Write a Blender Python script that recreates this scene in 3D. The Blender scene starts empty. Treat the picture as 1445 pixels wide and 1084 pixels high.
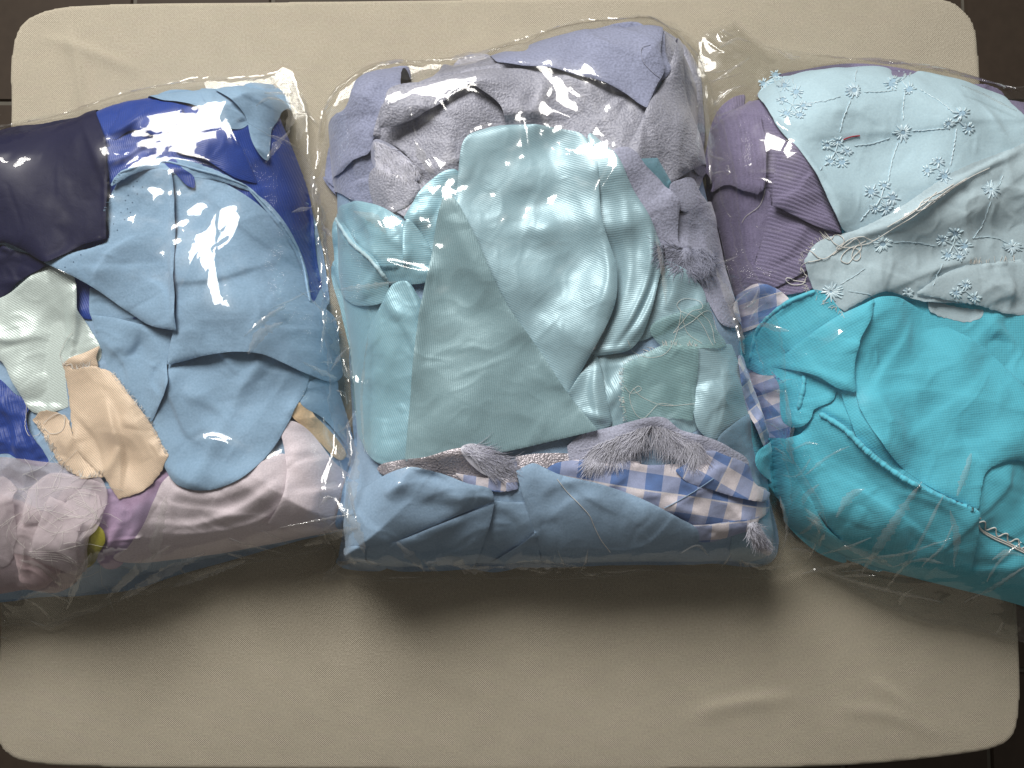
import bpy, math, random
import numpy as np
rng = np.random.default_rng(7)
random.seed(7)
sc = bpy.context.scene
COL = sc.collection

# ------------------------------------------------------------------ camera
F = 1112.0                      # focal length in photograph pixels (1445 wide)
DIST = 945.0                    # mm from lens to the middle of the table top
TH = math.radians(3.4)
cs, sn = math.cos(TH), math.sin(TH)
CAM = np.array([0.0, -DIST * sn, DIST * cs])
cd = bpy.data.cameras.new('camera')
cd.sensor_width = 36.0
cd.lens = 36.0 * F / 1445.0
cd.clip_start = 0.01
cd.clip_end = 50
cam = bpy.data.objects.new('camera', cd)
COL.objects.link(cam)
cam.location = CAM / 1000
cam.rotation_euler = (TH, 0, 0)
sc.camera = cam

# ------------------------------------------------------------------ light: one window at the far side of the table, dim room
w = bpy.data.worlds.new('World')
sc.world = w
w.use_nodes = True
bg = w.node_tree.nodes['Background']
bg.inputs[0].default_value = (1.0, 0.93, 0.84, 1)
bg.inputs[1].default_value = 0.13


def window_light(name, loc, aim, sx, sy, power, colour):
    ld = bpy.data.lights.new(name, 'AREA')
    ld.shape = 'RECTANGLE'
    ld.size, ld.size_y, ld.energy, ld.color = sx, sy, power, colour
    o = bpy.data.objects.new(name, ld)
    COL.objects.link(o)
    o.location = loc
    from mathutils import Vector
    o.rotation_euler = (Vector(aim) - Vector(loc)).to_track_quat('-Z', 'Y').to_euler()
    return o


window_light('window_light', (-0.62, 1.58, 1.68), (-0.05, 0.05, 0.05), 1.2, 0.95, 79, (1.0, 0.965, 0.91))
sc.view_settings.view_transform = 'Standard'
sc.view_settings.look = 'None'
sc.view_settings.exposure = 0.0
sc.view_settings.gamma = 1.0
sc.cycles.transparent_max_bounces = 32
sc.cycles.max_bounces = 10

# ------------------------------------------------------------------ plan geometry helpers (millimetres)
G = 1.5
X0, Y0, NX, NY = -780.0, -480.0, 1041, 641
H = np.zeros((NY, NX))          # height of whatever lies on the table so far


def at(px, py, z=0.0):
    u = (px - 722.5) / F
    v = -(py - 542.0) / F
    dy = v * cs + sn
    dz = v * sn - cs
    t = (z - CAM[2]) / dz
    return np.stack([u * t, CAM[1] + dy * t], -1)


def box1(a, r, ax):
    if r < 1: return a
    n = a.shape[ax]
    pad = [(0, 0), (0, 0)]
    pad[ax] = (r + 1, r)
    c = np.cumsum(np.pad(a, pad, mode='edge'), axis=ax)
    hi = np.take(c, np.arange(2 * r + 1, 2 * r + 1 + n), axis=ax)
    lo = np.take(c, np.arange(0, n), axis=ax)
    return (hi - lo) / (2 * r + 1)


def blur(a, s):                 # s = sigma in cells
    r = max(1, int(round(s * 0.98)))
    for _ in range(3):
        a = box1(box1(a, r, 0), r, 1)
    return a


def maxf(a, r):
    b = a
    for _ in range(r):
        p = np.pad(b, 1, mode='edge')
        b = np.maximum.reduce([p[1:-1, 1:-1], p[:-2, 1:-1], p[2:, 1:-1], p[1:-1, :-2], p[1:-1, 2:]])
    return b


def noise_field(s):
    fy_, fx_ = np.fft.fftfreq(NY)[:, None], np.fft.rfftfreq(NX)[None]
    n = np.fft.irfft2(np.fft.rfft2(rng.standard_normal((NY, NX))) * np.exp(-2 * (np.pi * s)**2 * (fx_**2 + fy_**2)), s=(NY, NX))
    return n / n.std()


NF = {s: noise_field(s / G) for s in (3, 7, 14, 30)}


def nsamp(s, i0, j0, ny, nx, k, off):
    f = np.roll(np.roll(NF[s], off[0], 0), off[1], 1)[j0:j0 + ny, i0:i0 + nx]
    return up(f, k)


def up(a, k):
    if k == 1: return a
    ny, nx = a.shape
    b = np.empty(((ny - 1) * 2 + 1, nx))
    b[::2] = a
    b[1::2] = (a[1:] + a[:-1]) / 2
    c = np.empty((b.shape[0], (nx - 1) * 2 + 1))
    c[:, ::2] = b
    c[:, 1::2] = (b[:, 1:] + b[:, :-1]) / 2
    return c


def hs(P, src):                 # bilinear sample of a height field at world points
    fx = np.clip((P[..., 0] - X0) / G, 0, NX - 1.001)
    fy = np.clip((P[..., 1] - Y0) / G, 0, NY - 1.001)
    i, j = fx.astype(int), fy.astype(int)
    a, b = fx - i, fy - j
    return (src[j, i] * (1 - a) + src[j, i + 1] * a) * (1 - b) + (src[j + 1, i] * (1 - a) + src[j + 1, i + 1] * a) * b


HB = H.copy()
HEAP = H.copy()


def lay(pts, extra=0.0):        # photograph pixels -> points on the pile
    px, py = pts[:, 0], pts[:, 1]
    z = np.full(len(pts), 20.0)
    for _ in range(8):
        P = at(px, py, z)
        z = 0.5 * z + 0.5 * (hs(P, HB) + extra)
    return at(px, py, z)


def parse(s):
    out, corner = [], []
    for t in s.split():
        c = t.endswith('c')
        t = t.rstrip('c')
        x, y = t.split(',')
        out.append((float(x), float(y)))
        corner.append(c)
    return np.array(out), corner


def cr(Q, closed, step):
    n = len(Q)
    if n < 3 and not closed:
        m = max(2, int(np.linalg.norm(Q[-1] - Q[0]) / step))
        t = np.linspace(0, 1, m + 1)[:, None]
        return Q[0] * (1 - t) + Q[-1] * t
    res = []
    rngi = range(n) if closed else range(n - 1)
    for i in rngi:
        p1, p2 = Q[i], Q[(i + 1) % n]
        p0 = Q[(i - 1) % n] if (closed or i > 0) else 2 * p1 - p2
        p3 = Q[(i + 2) % n] if (closed or i + 2 < n) else 2 * p2 - p1
        # centripetal-like tension keeps it from overshooting
        L = np.linalg.norm(p2 - p1)
        m1 = (p2 - p0) / (np.linalg.norm(p2 - p0) + 1e-9) * L * 0.9
        m2 = (p3 - p1) / (np.linalg.norm(p3 - p1) + 1e-9) * L * 0.9
        m = max(1, int(L / step))
        t = (np.arange(m) / m)[:, None]
        res.append((2 * t**3 - 3 * t**2 + 1) * p1 + (t**3 - 2 * t**2 + t) * m1 + (-2 * t**3 + 3 * t**2) * p2 + (t**3 - t**2) * m2)
    if not closed: res.append(Q[-1:])
    return np.concatenate(res)


def outline(P, corner, step=2.2):
    n = len(P)
    idx = [i for i in range(n) if corner[i]]
    if not idx: return cr(P, True, step)
    res = []
    for a, i in enumerate(idx):
        j = idx[(a + 1) % len(idx)]
        run = [i]
        while True:
            q = (run[-1] + 1) % n
            run.append(q)
            if q == j: break
        res.append(cr(P[run], False, step)[:-1])
    return np.concatenate(res)


def dist_poly(x, y, C, closed=True):
    best = np.full(x.shape, 1e18)
    nx_, ny_ = np.zeros_like(x), np.zeros_like(x)
    ins = np.zeros(x.shape, bool)
    side = np.zeros_like(x)
    par = np.zeros_like(x)
    A = C
    B = np.roll(C, -1, 0) if closed else C[1:]
    A = A[:len(B)]
    L = np.linalg.norm(B - A, axis=1)
    acc = np.concatenate([[0], np.cumsum(L)])
    for k in range(len(B)):
        (ax, ay), (bx, by) = A[k], B[k]
        ex, ey = bx - ax, by - ay
        l2 = ex * ex + ey * ey + 1e-12
        t = np.clip(((x - ax) * ex + (y - ay) * ey) / l2, 0, 1)
        qx, qy = ax + t * ex, ay + t * ey
        d = (x - qx)**2 + (y - qy)**2
        m = d < best
        best[m] = d[m]
        nx_[m], ny_[m] = qx[m], qy[m]
        if closed:
            if ey != 0:
                ins ^= ((ay > y) != (by > y)) & (x < ex * (y - ay) / ey + ax)
        else:
            s = ex * (y - ay) - ey * (x - ax)
            side[m] = s[m]
            par[m] = (acc[k] + t[m] * L[k]) / acc[-1]
    return np.sqrt(best), nx_, ny_, ins, side, par


def fold_height(x, y, Cl, amp, wl, wr, p=1.6):
    out = np.zeros_like(x)
    R = 3.2 * max(wl, wr)
    m = (x > Cl[:, 0].min() - R) & (x < Cl[:, 0].max() + R) & (y > Cl[:, 1].min() - R) & (y < Cl[:, 1].max() + R)
    if not m.any(): return out
    d, _, _, _, s, t = dist_poly(x[m], y[m], Cl, False)
    wdt = np.where(s > 0, wl, wr)
    c0 = 0.4 * min(wl, wr)
    d = np.sqrt(d * d + c0 * c0) - c0
    tp = np.clip(np.sin(np.pi * np.clip(t, 0.015, 0.985)), 0, 1)**0.55
    out[m] = amp * tp * np.exp(-(d / wdt)**p)
    return out


def add_mesh(name, V, Fq, mat, uv=None, smooth=True, parent=None):
    me = bpy.data.meshes.new(name)
    V = np.asarray(V, np.float32) / 1000.0
    Fq = np.asarray(Fq, np.int32)
    n, k = Fq.shape
    me.vertices.add(len(V))
    me.vertices.foreach_set('co', V.ravel())
    me.loops.add(n * k)
    me.loops.foreach_set('vertex_index', Fq.ravel())
    me.polygons.add(n)
    me.polygons.foreach_set('loop_start', np.arange(0, n * k, k, dtype=np.int32))
    me.polygons.foreach_set('loop_total', np.full(n, k, np.int32))
    me.polygons.foreach_set('use_smooth', np.full(n, smooth, bool))
    if uv is not None:
        ul = me.uv_layers.new(name='UVMap')
        ul.data.foreach_set('uv', (np.asarray(uv, np.float32)[Fq.ravel()] / 1000.0).ravel())
    me.update(calc_edges=True)
    me.validate()
    if mat: me.materials.append(mat)
    o = bpy.data.objects.new(name, me)
    COL.objects.link(o)
    if parent is not None: o.parent = parent
    return o


def tag(o, label, cat, group=None):
    o['label'] = label
    o['category'] = cat
    if group: o['group'] = group
    return o


def masked_blur(a, m, s):
    return blur(np.where(m, a, 0.0), s) / np.maximum(blur(m.astype(float), s), 1e-4)


def panel(o, lift=1.5, roll=2.5, folds=(), st=9, und=1.0, wr=0.5, ang=0.0, fray=0.0, k=1, rib=None, thk=1.0, flat=False, curl=0.0, bend=0.0, cr_=1.3, dr=1.0, sag=1.0):
    """One spread or folded piece of cloth draped on the pile; returns (verts, quads, uv)."""
    global HB
    lift, roll = lift * 0.85, min(0.8, roll * 0.4)
    pts, corner = parse(o)
    P = lay(pts, lift)
    C = outline(P, corner)
    if fray:
        nrm = np.roll(C, -1, 0) - np.roll(C, 1, 0)
        nrm = np.stack([nrm[:, 1], -nrm[:, 0]], 1) / (np.linalg.norm(nrm, axis=1)[:, None] + 1e-9)
        C = C + nrm * (rng.standard_normal(len(C)) * fray)[:, None]
    i0 = max(0, int((C[:, 0].min() - X0) / G) - 3)
    i1 = min(NX - 1, int((C[:, 0].max() - X0) / G) + 4)
    j0 = max(0, int((C[:, 1].min() - Y0) / G) - 3)
    j1 = min(NY - 1, int((C[:, 1].max() - Y0) / G) + 4)
    nx, ny = i1 - i0 + 1, j1 - j0 + 1
    g = G / k
    S = up(H[j0:j1 + 1, i0:i1 + 1], k)
    gx = X0 + i0 * G + np.arange(S.shape[1]) * g
    gy = Y0 + j0 * G + np.arange(S.shape[0]) * g
    x, y = np.meshgrid(gx, gy)
    d, qx, qy, ins, _, _ = dist_poly(x, y, C)
    sd = np.where(ins, d, -d)
    m = sd > -1.5
    B = up(HEAP[j0:j1 + 1, i0:i1 + 1], k)
    R0 = np.where(m, S - B, 0.0)
    R1 = maxf(R0, max(1, int(0.55 * st / g)))
    z = B + masked_blur(np.where(m, R1, 0.0), m, 0.62 * st / g)
    z = np.maximum(z, S + 0.2)
    z = masked_blur(z - B, m, 2.5 / g) + B + lift
    off = rng.integers(0, 500, 2)
    if und: z = z + und * 1.6 * nsamp(30, i0, j0, ny, nx, k, off) + und * 0.95 * nsamp(14, i0, j0, ny, nx, k, off[::-1])
    if wr:
        n1 = nsamp(14, i0, j0, ny, nx, k, off + 77)
        n2 = nsamp(7, i0, j0, ny, nx, k, off + 31)
        z = z + wr * (1.0 - 1.6 * np.minimum(np.abs(n1), 1)) + wr * 0.35 * (1 - 1.6 * np.minimum(np.abs(n2), 1))
    for f in folds:
        fp, amp, wl, wr_ = f[:4]
        q, _c = parse(fp)
        z = z + fold_height(x, y, cr(lay(q, lift), False, 4.0), amp, wl, wr_, f[4] if len(f) > 4 else 1.6)
    area = (x.max() - x.min()) * (y.max() - y.min())
    cen_ = P.mean(0)
    for _ in range(int(np.clip(area / 1800, 1, 7) * dr)):
        b = P[rng.integers(len(P))]
        dirv = cen_ + rng.standard_normal(2) * 0.25 * np.ptp(P, axis=0) - b
        t0, t1 = 0.02 + 0.3 * rng.random(), 0.7 + 0.7 * rng.random()
        pv = np.array([-dirv[1], dirv[0]]) * rng.standard_normal() * 0.12
        w1, w2 = 2.5 + 3 * rng.random(), 7 + 12 * rng.random()
        if rng.random() < 0.5: w1, w2 = w2, w1
        z = z + fold_height(x, y, cr(np.array([b + dirv * t0, b + dirv * (t0 + t1) / 2 + pv, b + dirv * t1]), False, 5.0), (1.4 + 2.4 * rng.random()) * (1 if rng.random() < 0.75 else -0.8), w1, w2)
    for _ in range(int(area / 1500 * cr_)):
        a0 = np.array([rng.uniform(x.min(), x.max()), rng.uniform(y.min(), y.max())])
        th = rng.random() * 6.28
        d1 = np.array([math.cos(th), math.sin(th)]) * (8 + 26 * rng.random())
        d2 = d1 @ np.array([[math.cos(.5), math.sin(.5)], [-math.sin(.5), math.cos(.5)]]) if rng.random() < .5 else d1
        wd = 1.3 + 3.0 * rng.random()
        z = z + fold_height(x, y, np.array([a0, a0 + d1, a0 + d1 + d2]), (0.25 + 0.5 * rng.random()) * (1 if rng.random() < .7 else -1), wd, wd * (0.5 + 1.5 * rng.random()))
    if curl: z = z + curl * np.exp(-np.maximum(sd, 0) / 5.0) * np.clip(nsamp(14, i0, j0, ny, nx, k, off + 5), -0.3, 1.5)
    ca, sa = math.cos(math.radians(ang)), math.sin(math.radians(ang))
    xx, yy = x - x.mean(), y - y.mean()
    if bend: yy = yy + bend * (xx / 100.0)**2
    u, v = xx * ca + yy * sa + 500, -xx * sa + yy * ca + 500
    u = u + nsamp(30, i0, j0, ny, nx, k, off) * 1.2
    v = v + nsamp(30, i0, j0, ny, nx, k, off + 9) * 1.2
    ed = sag * np.exp(-np.maximum(sd, 0) / 6.0) * np.clip(0.30 + 0.30 * nsamp(14, i0, j0, ny, nx, k, off + 55), 0.05, 0.85)
    z = z - lift * ed
    if rib: z = z + rib[1] * np.abs(np.sin(np.pi * (u / rib[0])))**0.8
    if roll:
        q = 1 - np.clip(sd, 0, roll) / roll
        z = z - roll * (1 - np.sqrt(np.maximum(0, 1 - q * q)))
    z = np.maximum(z, S + 0.35)
    keep = (sd[:-1, :-1] + sd[1:, :-1] + sd[:-1, 1:] + sd[1:, 1:]) > 0
    if not keep.any(): return None
    W = S.shape[1]
    jj, ii = np.nonzero(keep)
    a = jj * W + ii
    quads = np.stack([a, a + 1, a + 1 + W, a + W], 1)
    e = np.concatenate([quads[:, [0, 1]], quads[:, [1, 2]], quads[:, [2, 3]], quads[:, [3, 0]]])
    code = np.minimum(e[:, 0], e[:, 1]).astype(np.int64) * (W * S.shape[0]) + np.maximum(e[:, 0], e[:, 1])
    _, inv, cnt = np.unique(code, return_inverse=True, return_counts=True)
    be = e[cnt[inv] == 1]
    bv = np.unique(be)
    X, Y, Z = x.ravel().copy(), y.ravel().copy(), z.ravel().copy()
    near = d.ravel()[bv] < 1.6 * g
    sv = bv[near]
    X[sv], Y[sv] = qx.ravel()[sv], qy.ravel()[sv]
    fx, fy = np.clip((X[sv] - gx[0]) / g, 0, W - 1.001), np.clip((Y[sv] - gy[0]) / g, 0, S.shape[0] - 1.001)
    ia, ja = fx.astype(int), fy.astype(int)
    fx, fy = fx - ia, fy - ja
    Z[sv] = (z[ja, ia] * (1 - fx) + z[ja, ia + 1] * fx) * (1 - fy) + (z[ja + 1, ia] * (1 - fx) + z[ja + 1, ia + 1] * fx) * fy
    used = np.unique(quads)
    remap = np.full(len(X), -1)
    remap[used] = np.arange(len(used))
    V = np.stack([X, Y, Z], 1)[used]
    UV = np.stack([u.ravel(), v.ravel()], 1)[used]
    quads = remap[quads]
    be = remap[be]
    bvr = remap[bv]
    drop = np.minimum(np.maximum(Z[bv] - S.ravel()[bv], 0.3), 0.7)
    lowmap = np.full(len(used), -1)
    topmap = lowmap.copy()
    nb_ = len(bv)
    topmap[bvr] = len(used) + np.arange(nb_)
    lowmap[bvr] = len(used) + nb_ + np.arange(nb_)
    Vt = V[bvr].copy()
    Vl = V[bvr].copy()
    Vl[:, 2] -= np.maximum(drop, thk * 0.5)
    V = np.concatenate([V, Vt, Vl])
    UV = np.concatenate([UV, UV[bvr], UV[bvr]])
    sk = np.stack([topmap[be[:, 1]], topmap[be[:, 0]], lowmap[be[:, 0]], lowmap[be[:, 1]]], 1)
    quads = np.concatenate([quads, sk])
    zi = z[::k, ::k]
    mi = sd[::k, ::k] > 0
    Hs = H[j0:j1 + 1, i0:i1 + 1]
    H[j0:j1 + 1, i0:i1 + 1] = np.where(mi, np.maximum(Hs, zi), Hs)
    return V, quads, UV


def rehb():
    global HB
    HB = blur(H, 3.0)


def cloth(name, label, mat, panels, cat='fabric scrap', parent=None, group=None, **kw):
    Vs, Qs, Us, n = [], [], [], 0
    for p in panels:
        if isinstance(p, str): p = dict(o=p)
        q = dict(kw)
        q.update(p)
        r = panel(**q)
        rehb()
        if r is None: continue
        Vs.append(r[0]); Qs.append(r[1] + n); Us.append(r[2])
        n += len(r[0])
    ob = add_mesh(name, np.concatenate(Vs), np.concatenate(Qs), mat, np.concatenate(Us), True, parent)
    if label and parent is None: tag(ob, label, cat, group)
    return ob


def tube_arrays(P, r, sides=5, taper=True):
    P = np.asarray(P, float)
    n = len(P)
    T = np.gradient(P, axis=0)
    T /= np.linalg.norm(T, axis=1)[:, None] + 1e-9
    up_ = np.where(np.abs(T[:, 2:3]) > 0.9, [[1.0, 0, 0]], [[0, 0, 1.0]])
    A = np.cross(T, up_)
    A /= np.linalg.norm(A, axis=1)[:, None] + 1e-9
    B = np.cross(T, A)
    rr = np.full(n, r, float) if np.isscalar(r) else np.asarray(r, float)
    th = np.arange(sides) / sides * 2 * np.pi
    V = P[:, None] + rr[:, None, None] * (A[:, None] * np.cos(th)[None, :, None] + B[:, None] * np.sin(th)[None, :, None])
    q = []
    i = np.arange(n - 1)[:, None] * sides
    j = np.arange(sides)[None]
    j2 = (j + 1) % sides
    q = np.stack([i + j, i + j2, i + sides + j2, i + sides + j], -1).reshape(-1, 4)
    return V.reshape(-1, 3), q


class Acc:
    def __init__(s): s.V, s.Q, s.n = [], [], 0
    def add(s, vq):
        s.V.append(vq[0]); s.Q.append(vq[1] + s.n); s.n += len(vq[0])
    def build(s, name, mat, parent=None):
        return add_mesh(name, np.concatenate(s.V), np.concatenate(s.Q), mat, None, True, parent)


def surf(pts, up_=0.6):
    P = lay(np.asarray(pts, float), up_)
    z = hs(P, maxf(H, 1) if False else H) + up_
    return np.column_stack([P, z])


def thread_path(s, up_=0.6, step=1.5, wob=0.0):
    q, c = parse(s)
    Q = cr(q, False, step * 1.2)
    P = lay(Q, up_)
    z = hs(P, H)
    kk = np.ones(7) / 7
    zp = np.convolve(np.pad(z, 3, mode='edge'), kk, 'valid')
    z = np.maximum(zp, z) + up_
    if wob: z = z + np.abs(np.convolve(rng.standard_normal(len(z) + 8), np.ones(9) / 9, 'valid')) * wob
    return np.column_stack([P, z])


# ------------------------------------------------------------------ materials
def newmat(name):
    m = bpy.data.materials.new(name)
    m.use_nodes = True
    nt = m.node_tree
    nt.nodes.clear()
    out = nt.nodes.new('ShaderNodeOutputMaterial')
    return m, nt, out


def nd(nt, t, **kw):
    n = nt.nodes.new(t)
    for a, b in kw.items():
        if a.startswith('i_'):
            n.inputs[int(a[2:])].default_value = b
        else:
            setattr(n, a, b)
    return n


def mth(nt, op, a, b=None, c=None):
    n = nt.nodes.new('ShaderNodeMath')
    n.operation = op
    for i, v in enumerate((a, b, c)):
        if v is None: continue
        if isinstance(v, (int, float)): n.inputs[i].default_value = v
        else: nt.links.new(v, n.inputs[i])
    return n.outputs[0]


def mixc(nt, f, a, b):
    n = nt.nodes.new('ShaderNodeMix')
    n.data_type = 'RGBA'
    for i, v in ((0, f), (6, a), (7, b)):
        if isinstance(v, (int, float)): n.inputs[i].default_value = v
        elif isinstance(v, tuple): n.inputs[i].default_value = (*v, 1) if len(v) == 3 else v
        else: nt.links.new(v, n.inputs[i])
    return n.outputs[2]


def fabric(name, col, rough=0.85, kind='plain', pitch=1.6, bump=0.25, var=0.10, sheen=0.25, spec=0.25, metal=0.0, sheer=0.0, col2=None, grain=1.0, trans=0.0, soft=None):
    m, nt, out = newmat(name)
    L = nt.links.new
    bs = nd(nt, 'ShaderNodeBsdfPrincipled')
    uvn = nd(nt, 'ShaderNodeUVMap')
    sep = nd(nt, 'ShaderNodeSeparateXYZ')
    L(uvn.outputs[0], sep.inputs[0])
    u, v = sep.outputs[0], sep.outputs[1]
    n1 = nd(nt, 'ShaderNodeTexNoise')
    n1.inputs['Scale'].default_value = 28
    n1.inputs['Detail'].default_value = 4
    L(uvn.outputs[0], n1.inputs['Vector'])
    n2 = nd(nt, 'ShaderNodeTexNoise')
    n2.inputs['Scale'].default_value = 620 / grain
    n2.inputs['Detail'].default_value = 2
    L(uvn.outputs[0], n2.inputs['Vector'])
    kf = 2 * math.pi / (pitch / 1000.0)
    su = mth(nt, 'SINE', mth(nt, 'MULTIPLY', u, kf))
    sv = mth(nt, 'SINE', mth(nt, 'MULTIPLY', v, kf))
    if kind == 'twill':
        h = mth(nt, 'SINE', mth(nt, 'MULTIPLY', mth(nt, 'ADD', u, mth(nt, 'MULTIPLY', v, 0.35)), kf))
    elif kind == 'crepe':
        h = mth(nt, 'ADD', mth(nt, 'MULTIPLY', su, 0.7), mth(nt, 'MULTIPLY', sv, 0.7))
    elif kind == 'speckle':
        h = mth(nt, 'MULTIPLY', mth(nt, 'SUBTRACT', n2.outputs[0], 0.5), 4.0)
    else:
        h = mth(nt, 'MULTIPLY', su, sv)
    n3 = nd(nt, 'ShaderNodeTexNoise')
    n3.inputs['Scale'].default_value = 95
    n3.inputs['Detail'].default_value = 3
    n3.inputs['Distortion'].default_value = 0.6
    L(uvn.outputs[0], n3.inputs['Vector'])
    hh = mth(nt, 'ADD', mth(nt, 'MULTIPLY', h, 0.5), mth(nt, 'MULTIPLY', n2.outputs[0], 0.8))
    dark = tuple(c * (1 - var) for c in col)
    light = tuple(min(1, c * (1 + var)) for c in col)
    base = mixc(nt, n1.outputs[0], dark, light)
    fine = mth(nt, 'ADD', mth(nt, 'MULTIPLY', n2.outputs[0], 0.55), mth(nt, 'MULTIPLY', h, 0.10))
    c2 = col2 or tuple(c * 0.72 for c in col)
    fac = nd(nt, 'ShaderNodeMapRange')
    L(fine, fac.inputs[0])
    fac.inputs[1].default_value, fac.inputs[2].default_value = 0.12, 0.45
    base = mixc(nt, fac.outputs[0], c2, base)
    if kind == 'gingham':
        P = pitch * 1e-3
        def stripe(c):
            fr = mth(nt, 'FRACT', mth(nt, 'DIVIDE', c, 2 * P))
            return mth(nt, 'GREATER_THAN', fr, 0.5), fr
        a, fa = stripe(u)
        b, fb = stripe(v)
        s = mth(nt, 'MULTIPLY', mth(nt, 'ADD', a, b), 0.5)
        lo = mixc(nt, mth(nt, 'MULTIPLY', s, 2.0), (0.82, 0.76, 0.82), (0.38, 0.44, 0.68))
        hi = mixc(nt, mth(nt, 'SUBTRACT', mth(nt, 'MULTIPLY', s, 2.0), 1.0), (0.38, 0.44, 0.68), (0.13, 0.23, 0.52))
        sel = mth(nt, 'GREATER_THAN', s, 0.6)
        base = mixc(nt, sel, lo, hi)
        ln = mth(nt, 'LESS_THAN', mth(nt, 'ABSOLUTE', mth(nt, 'SUBTRACT', fb, 0.5)), 0.022)
        base = mixc(nt, mth(nt, 'MULTIPLY', ln, 0.7), base, (0.85, 0.80, 0.80))
        base = mixc(nt, fac.outputs[0], mixc(nt, 0.25, base, (0.1, 0.12, 0.2)), base)
    L(base, bs.inputs['Base Color'])
    bs.inputs['Roughness'].default_value = rough
    bs.inputs['Metallic'].default_value = metal
    bs.inputs['Specular IOR Level'].default_value = spec
    bs.inputs['Sheen Weight'].default_value = sheen
    bs.inputs['Sheen Roughness'].default_value = 0.45
    bs.inputs['Sheen Tint'].default_value = (*[min(1, 0.5 + 0.5 * c) for c in col], 1)
    bp = nd(nt, 'ShaderNodeBump')
    bp.inputs['Strength'].default_value = bump
    bp.inputs['Distance'].default_value = 0.0008
    L(hh, bp.inputs['Height'])
    b2 = nd(nt, 'ShaderNodeBump')
    b2.inputs['Strength'].default_value = soft if soft is not None else (0.07 if kind == 'twill' else 0.16)
    b2.inputs['Distance'].default_value = 0.0035
    L(n3.outputs[0], b2.inputs['Height'])
    L(b2.outputs[0], bp.inputs['Normal'])
    L(bp.outputs[0], bs.inputs['Normal'])
    sh = bs.outputs[0]
    if trans:
        tr = nd(nt, 'ShaderNodeBsdfTranslucent')
        L(base, tr.inputs[0])
        mx = nd(nt, 'ShaderNodeMixShader')
        mx.inputs[0].default_value = trans
        L(sh, mx.inputs[1]); L(tr.outputs[0], mx.inputs[2])
        sh = mx.outputs[0]
    if sheer:
        tp = nd(nt, 'ShaderNodeBsdfTransparent')
        mx = nd(nt, 'ShaderNodeMixShader')
        lw = nd(nt, 'ShaderNodeLayerWeight')
        lw.inputs[0].default_value = 0.5
        f = mth(nt, 'MULTIPLY', mth(nt, 'SUBTRACT', 1.0, mth(nt, 'MULTIPLY', lw.outputs[1], lw.outputs[1])), sheer)
        L(f, mx.inputs[0])
        L(sh, mx.inputs[1]); L(tp.outputs[0], mx.inputs[2])
        sh = mx.outputs[0]
    L(sh, out.inputs[0])
    return m


def film_mat(name, haze=0.03, tint=0.965, r0=0.075, rough=0.03):
    m, nt, out = newmat(name)
    L = nt.links.new
    lw = nd(nt, 'ShaderNodeLayerWeight')
    lw.inputs[0].default_value = 0.5
    fr = mth(nt, 'ADD', mth(nt, 'MULTIPLY', mth(nt, 'POWER', lw.outputs[1], 5.0), 0.65), r0)
    tp = nd(nt, 'ShaderNodeBsdfTransparent')
    tp.inputs[0].default_value = (tint, tint, tint * 0.99, 1)
    df = nd(nt, 'ShaderNodeBsdfDiffuse')
    df.inputs[0].default_value = (0.8, 0.8, 0.8, 1)
    gl = nd(nt, 'ShaderNodeBsdfGlossy')
    gl.inputs['Roughness'].default_value = rough
    geo = nd(nt, 'ShaderNodeTexCoord')
    n = nd(nt, 'ShaderNodeTexNoise')
    n.inputs['Scale'].default_value = 60
    n.inputs['Detail'].default_value = 1
    L(geo.outputs['Object'], n.inputs['Vector'])
    bp = nd(nt, 'ShaderNodeBump')
    bp.inputs['Strength'].default_value = 0.05
    bp.inputs['Distance'].default_value = 0.001
    L(n.outputs[0], bp.inputs['Height'])
    L(bp.outputs[0], gl.inputs['Normal'])
    m1 = nd(nt, 'ShaderNodeMixShader')
    m1.inputs[0].default_value = haze
    L(tp.outputs[0], m1.inputs[1]); L(df.outputs[0], m1.inputs[2])
    m2 = nd(nt, 'ShaderNodeMixShader')
    L(fr, m2.inputs[0])
    g2 = nd(nt, 'ShaderNodeBsdfGlossy')
    g2.inputs['Roughness'].default_value = 0.28
    m3 = nd(nt, 'ShaderNodeMixShader')
    m3.inputs[0].default_value = 0.022
    L(m1.outputs[0], m3.inputs[1]); L(g2.outputs[0], m3.inputs[2])
    L(m3.outputs[0], m2.inputs[1]); L(gl.outputs[0], m2.inputs[2])
    L(m2.outputs[0], out.inputs[0])
    return m


def plain(name, col, rough=0.6, sheen=0.0, spec=0.3):
    m, nt, out = newmat(name)
    bs = nd(nt, 'ShaderNodeBsdfPrincipled')
    tc = nd(nt, 'ShaderNodeTexCoord')
    n = nd(nt, 'ShaderNodeTexNoise')
    n.inputs['Scale'].default_value = 45
    nt.links.new(tc.outputs['Object'], n.inputs['Vector'])
    nt.links.new(mixc(nt, n.outputs[0], tuple(c * 0.8 for c in col), tuple(min(1, c * 1.2) for c in col)), bs.inputs['Base Color'])
    bs.inputs['Roughness'].default_value = rough
    bs.inputs['Sheen Weight'].default_value = sheen
    bs.inputs['Specular IOR Level'].default_value = spec
    nt.links.new(bs.outputs[0], out.inputs[0])
    return m


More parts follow.
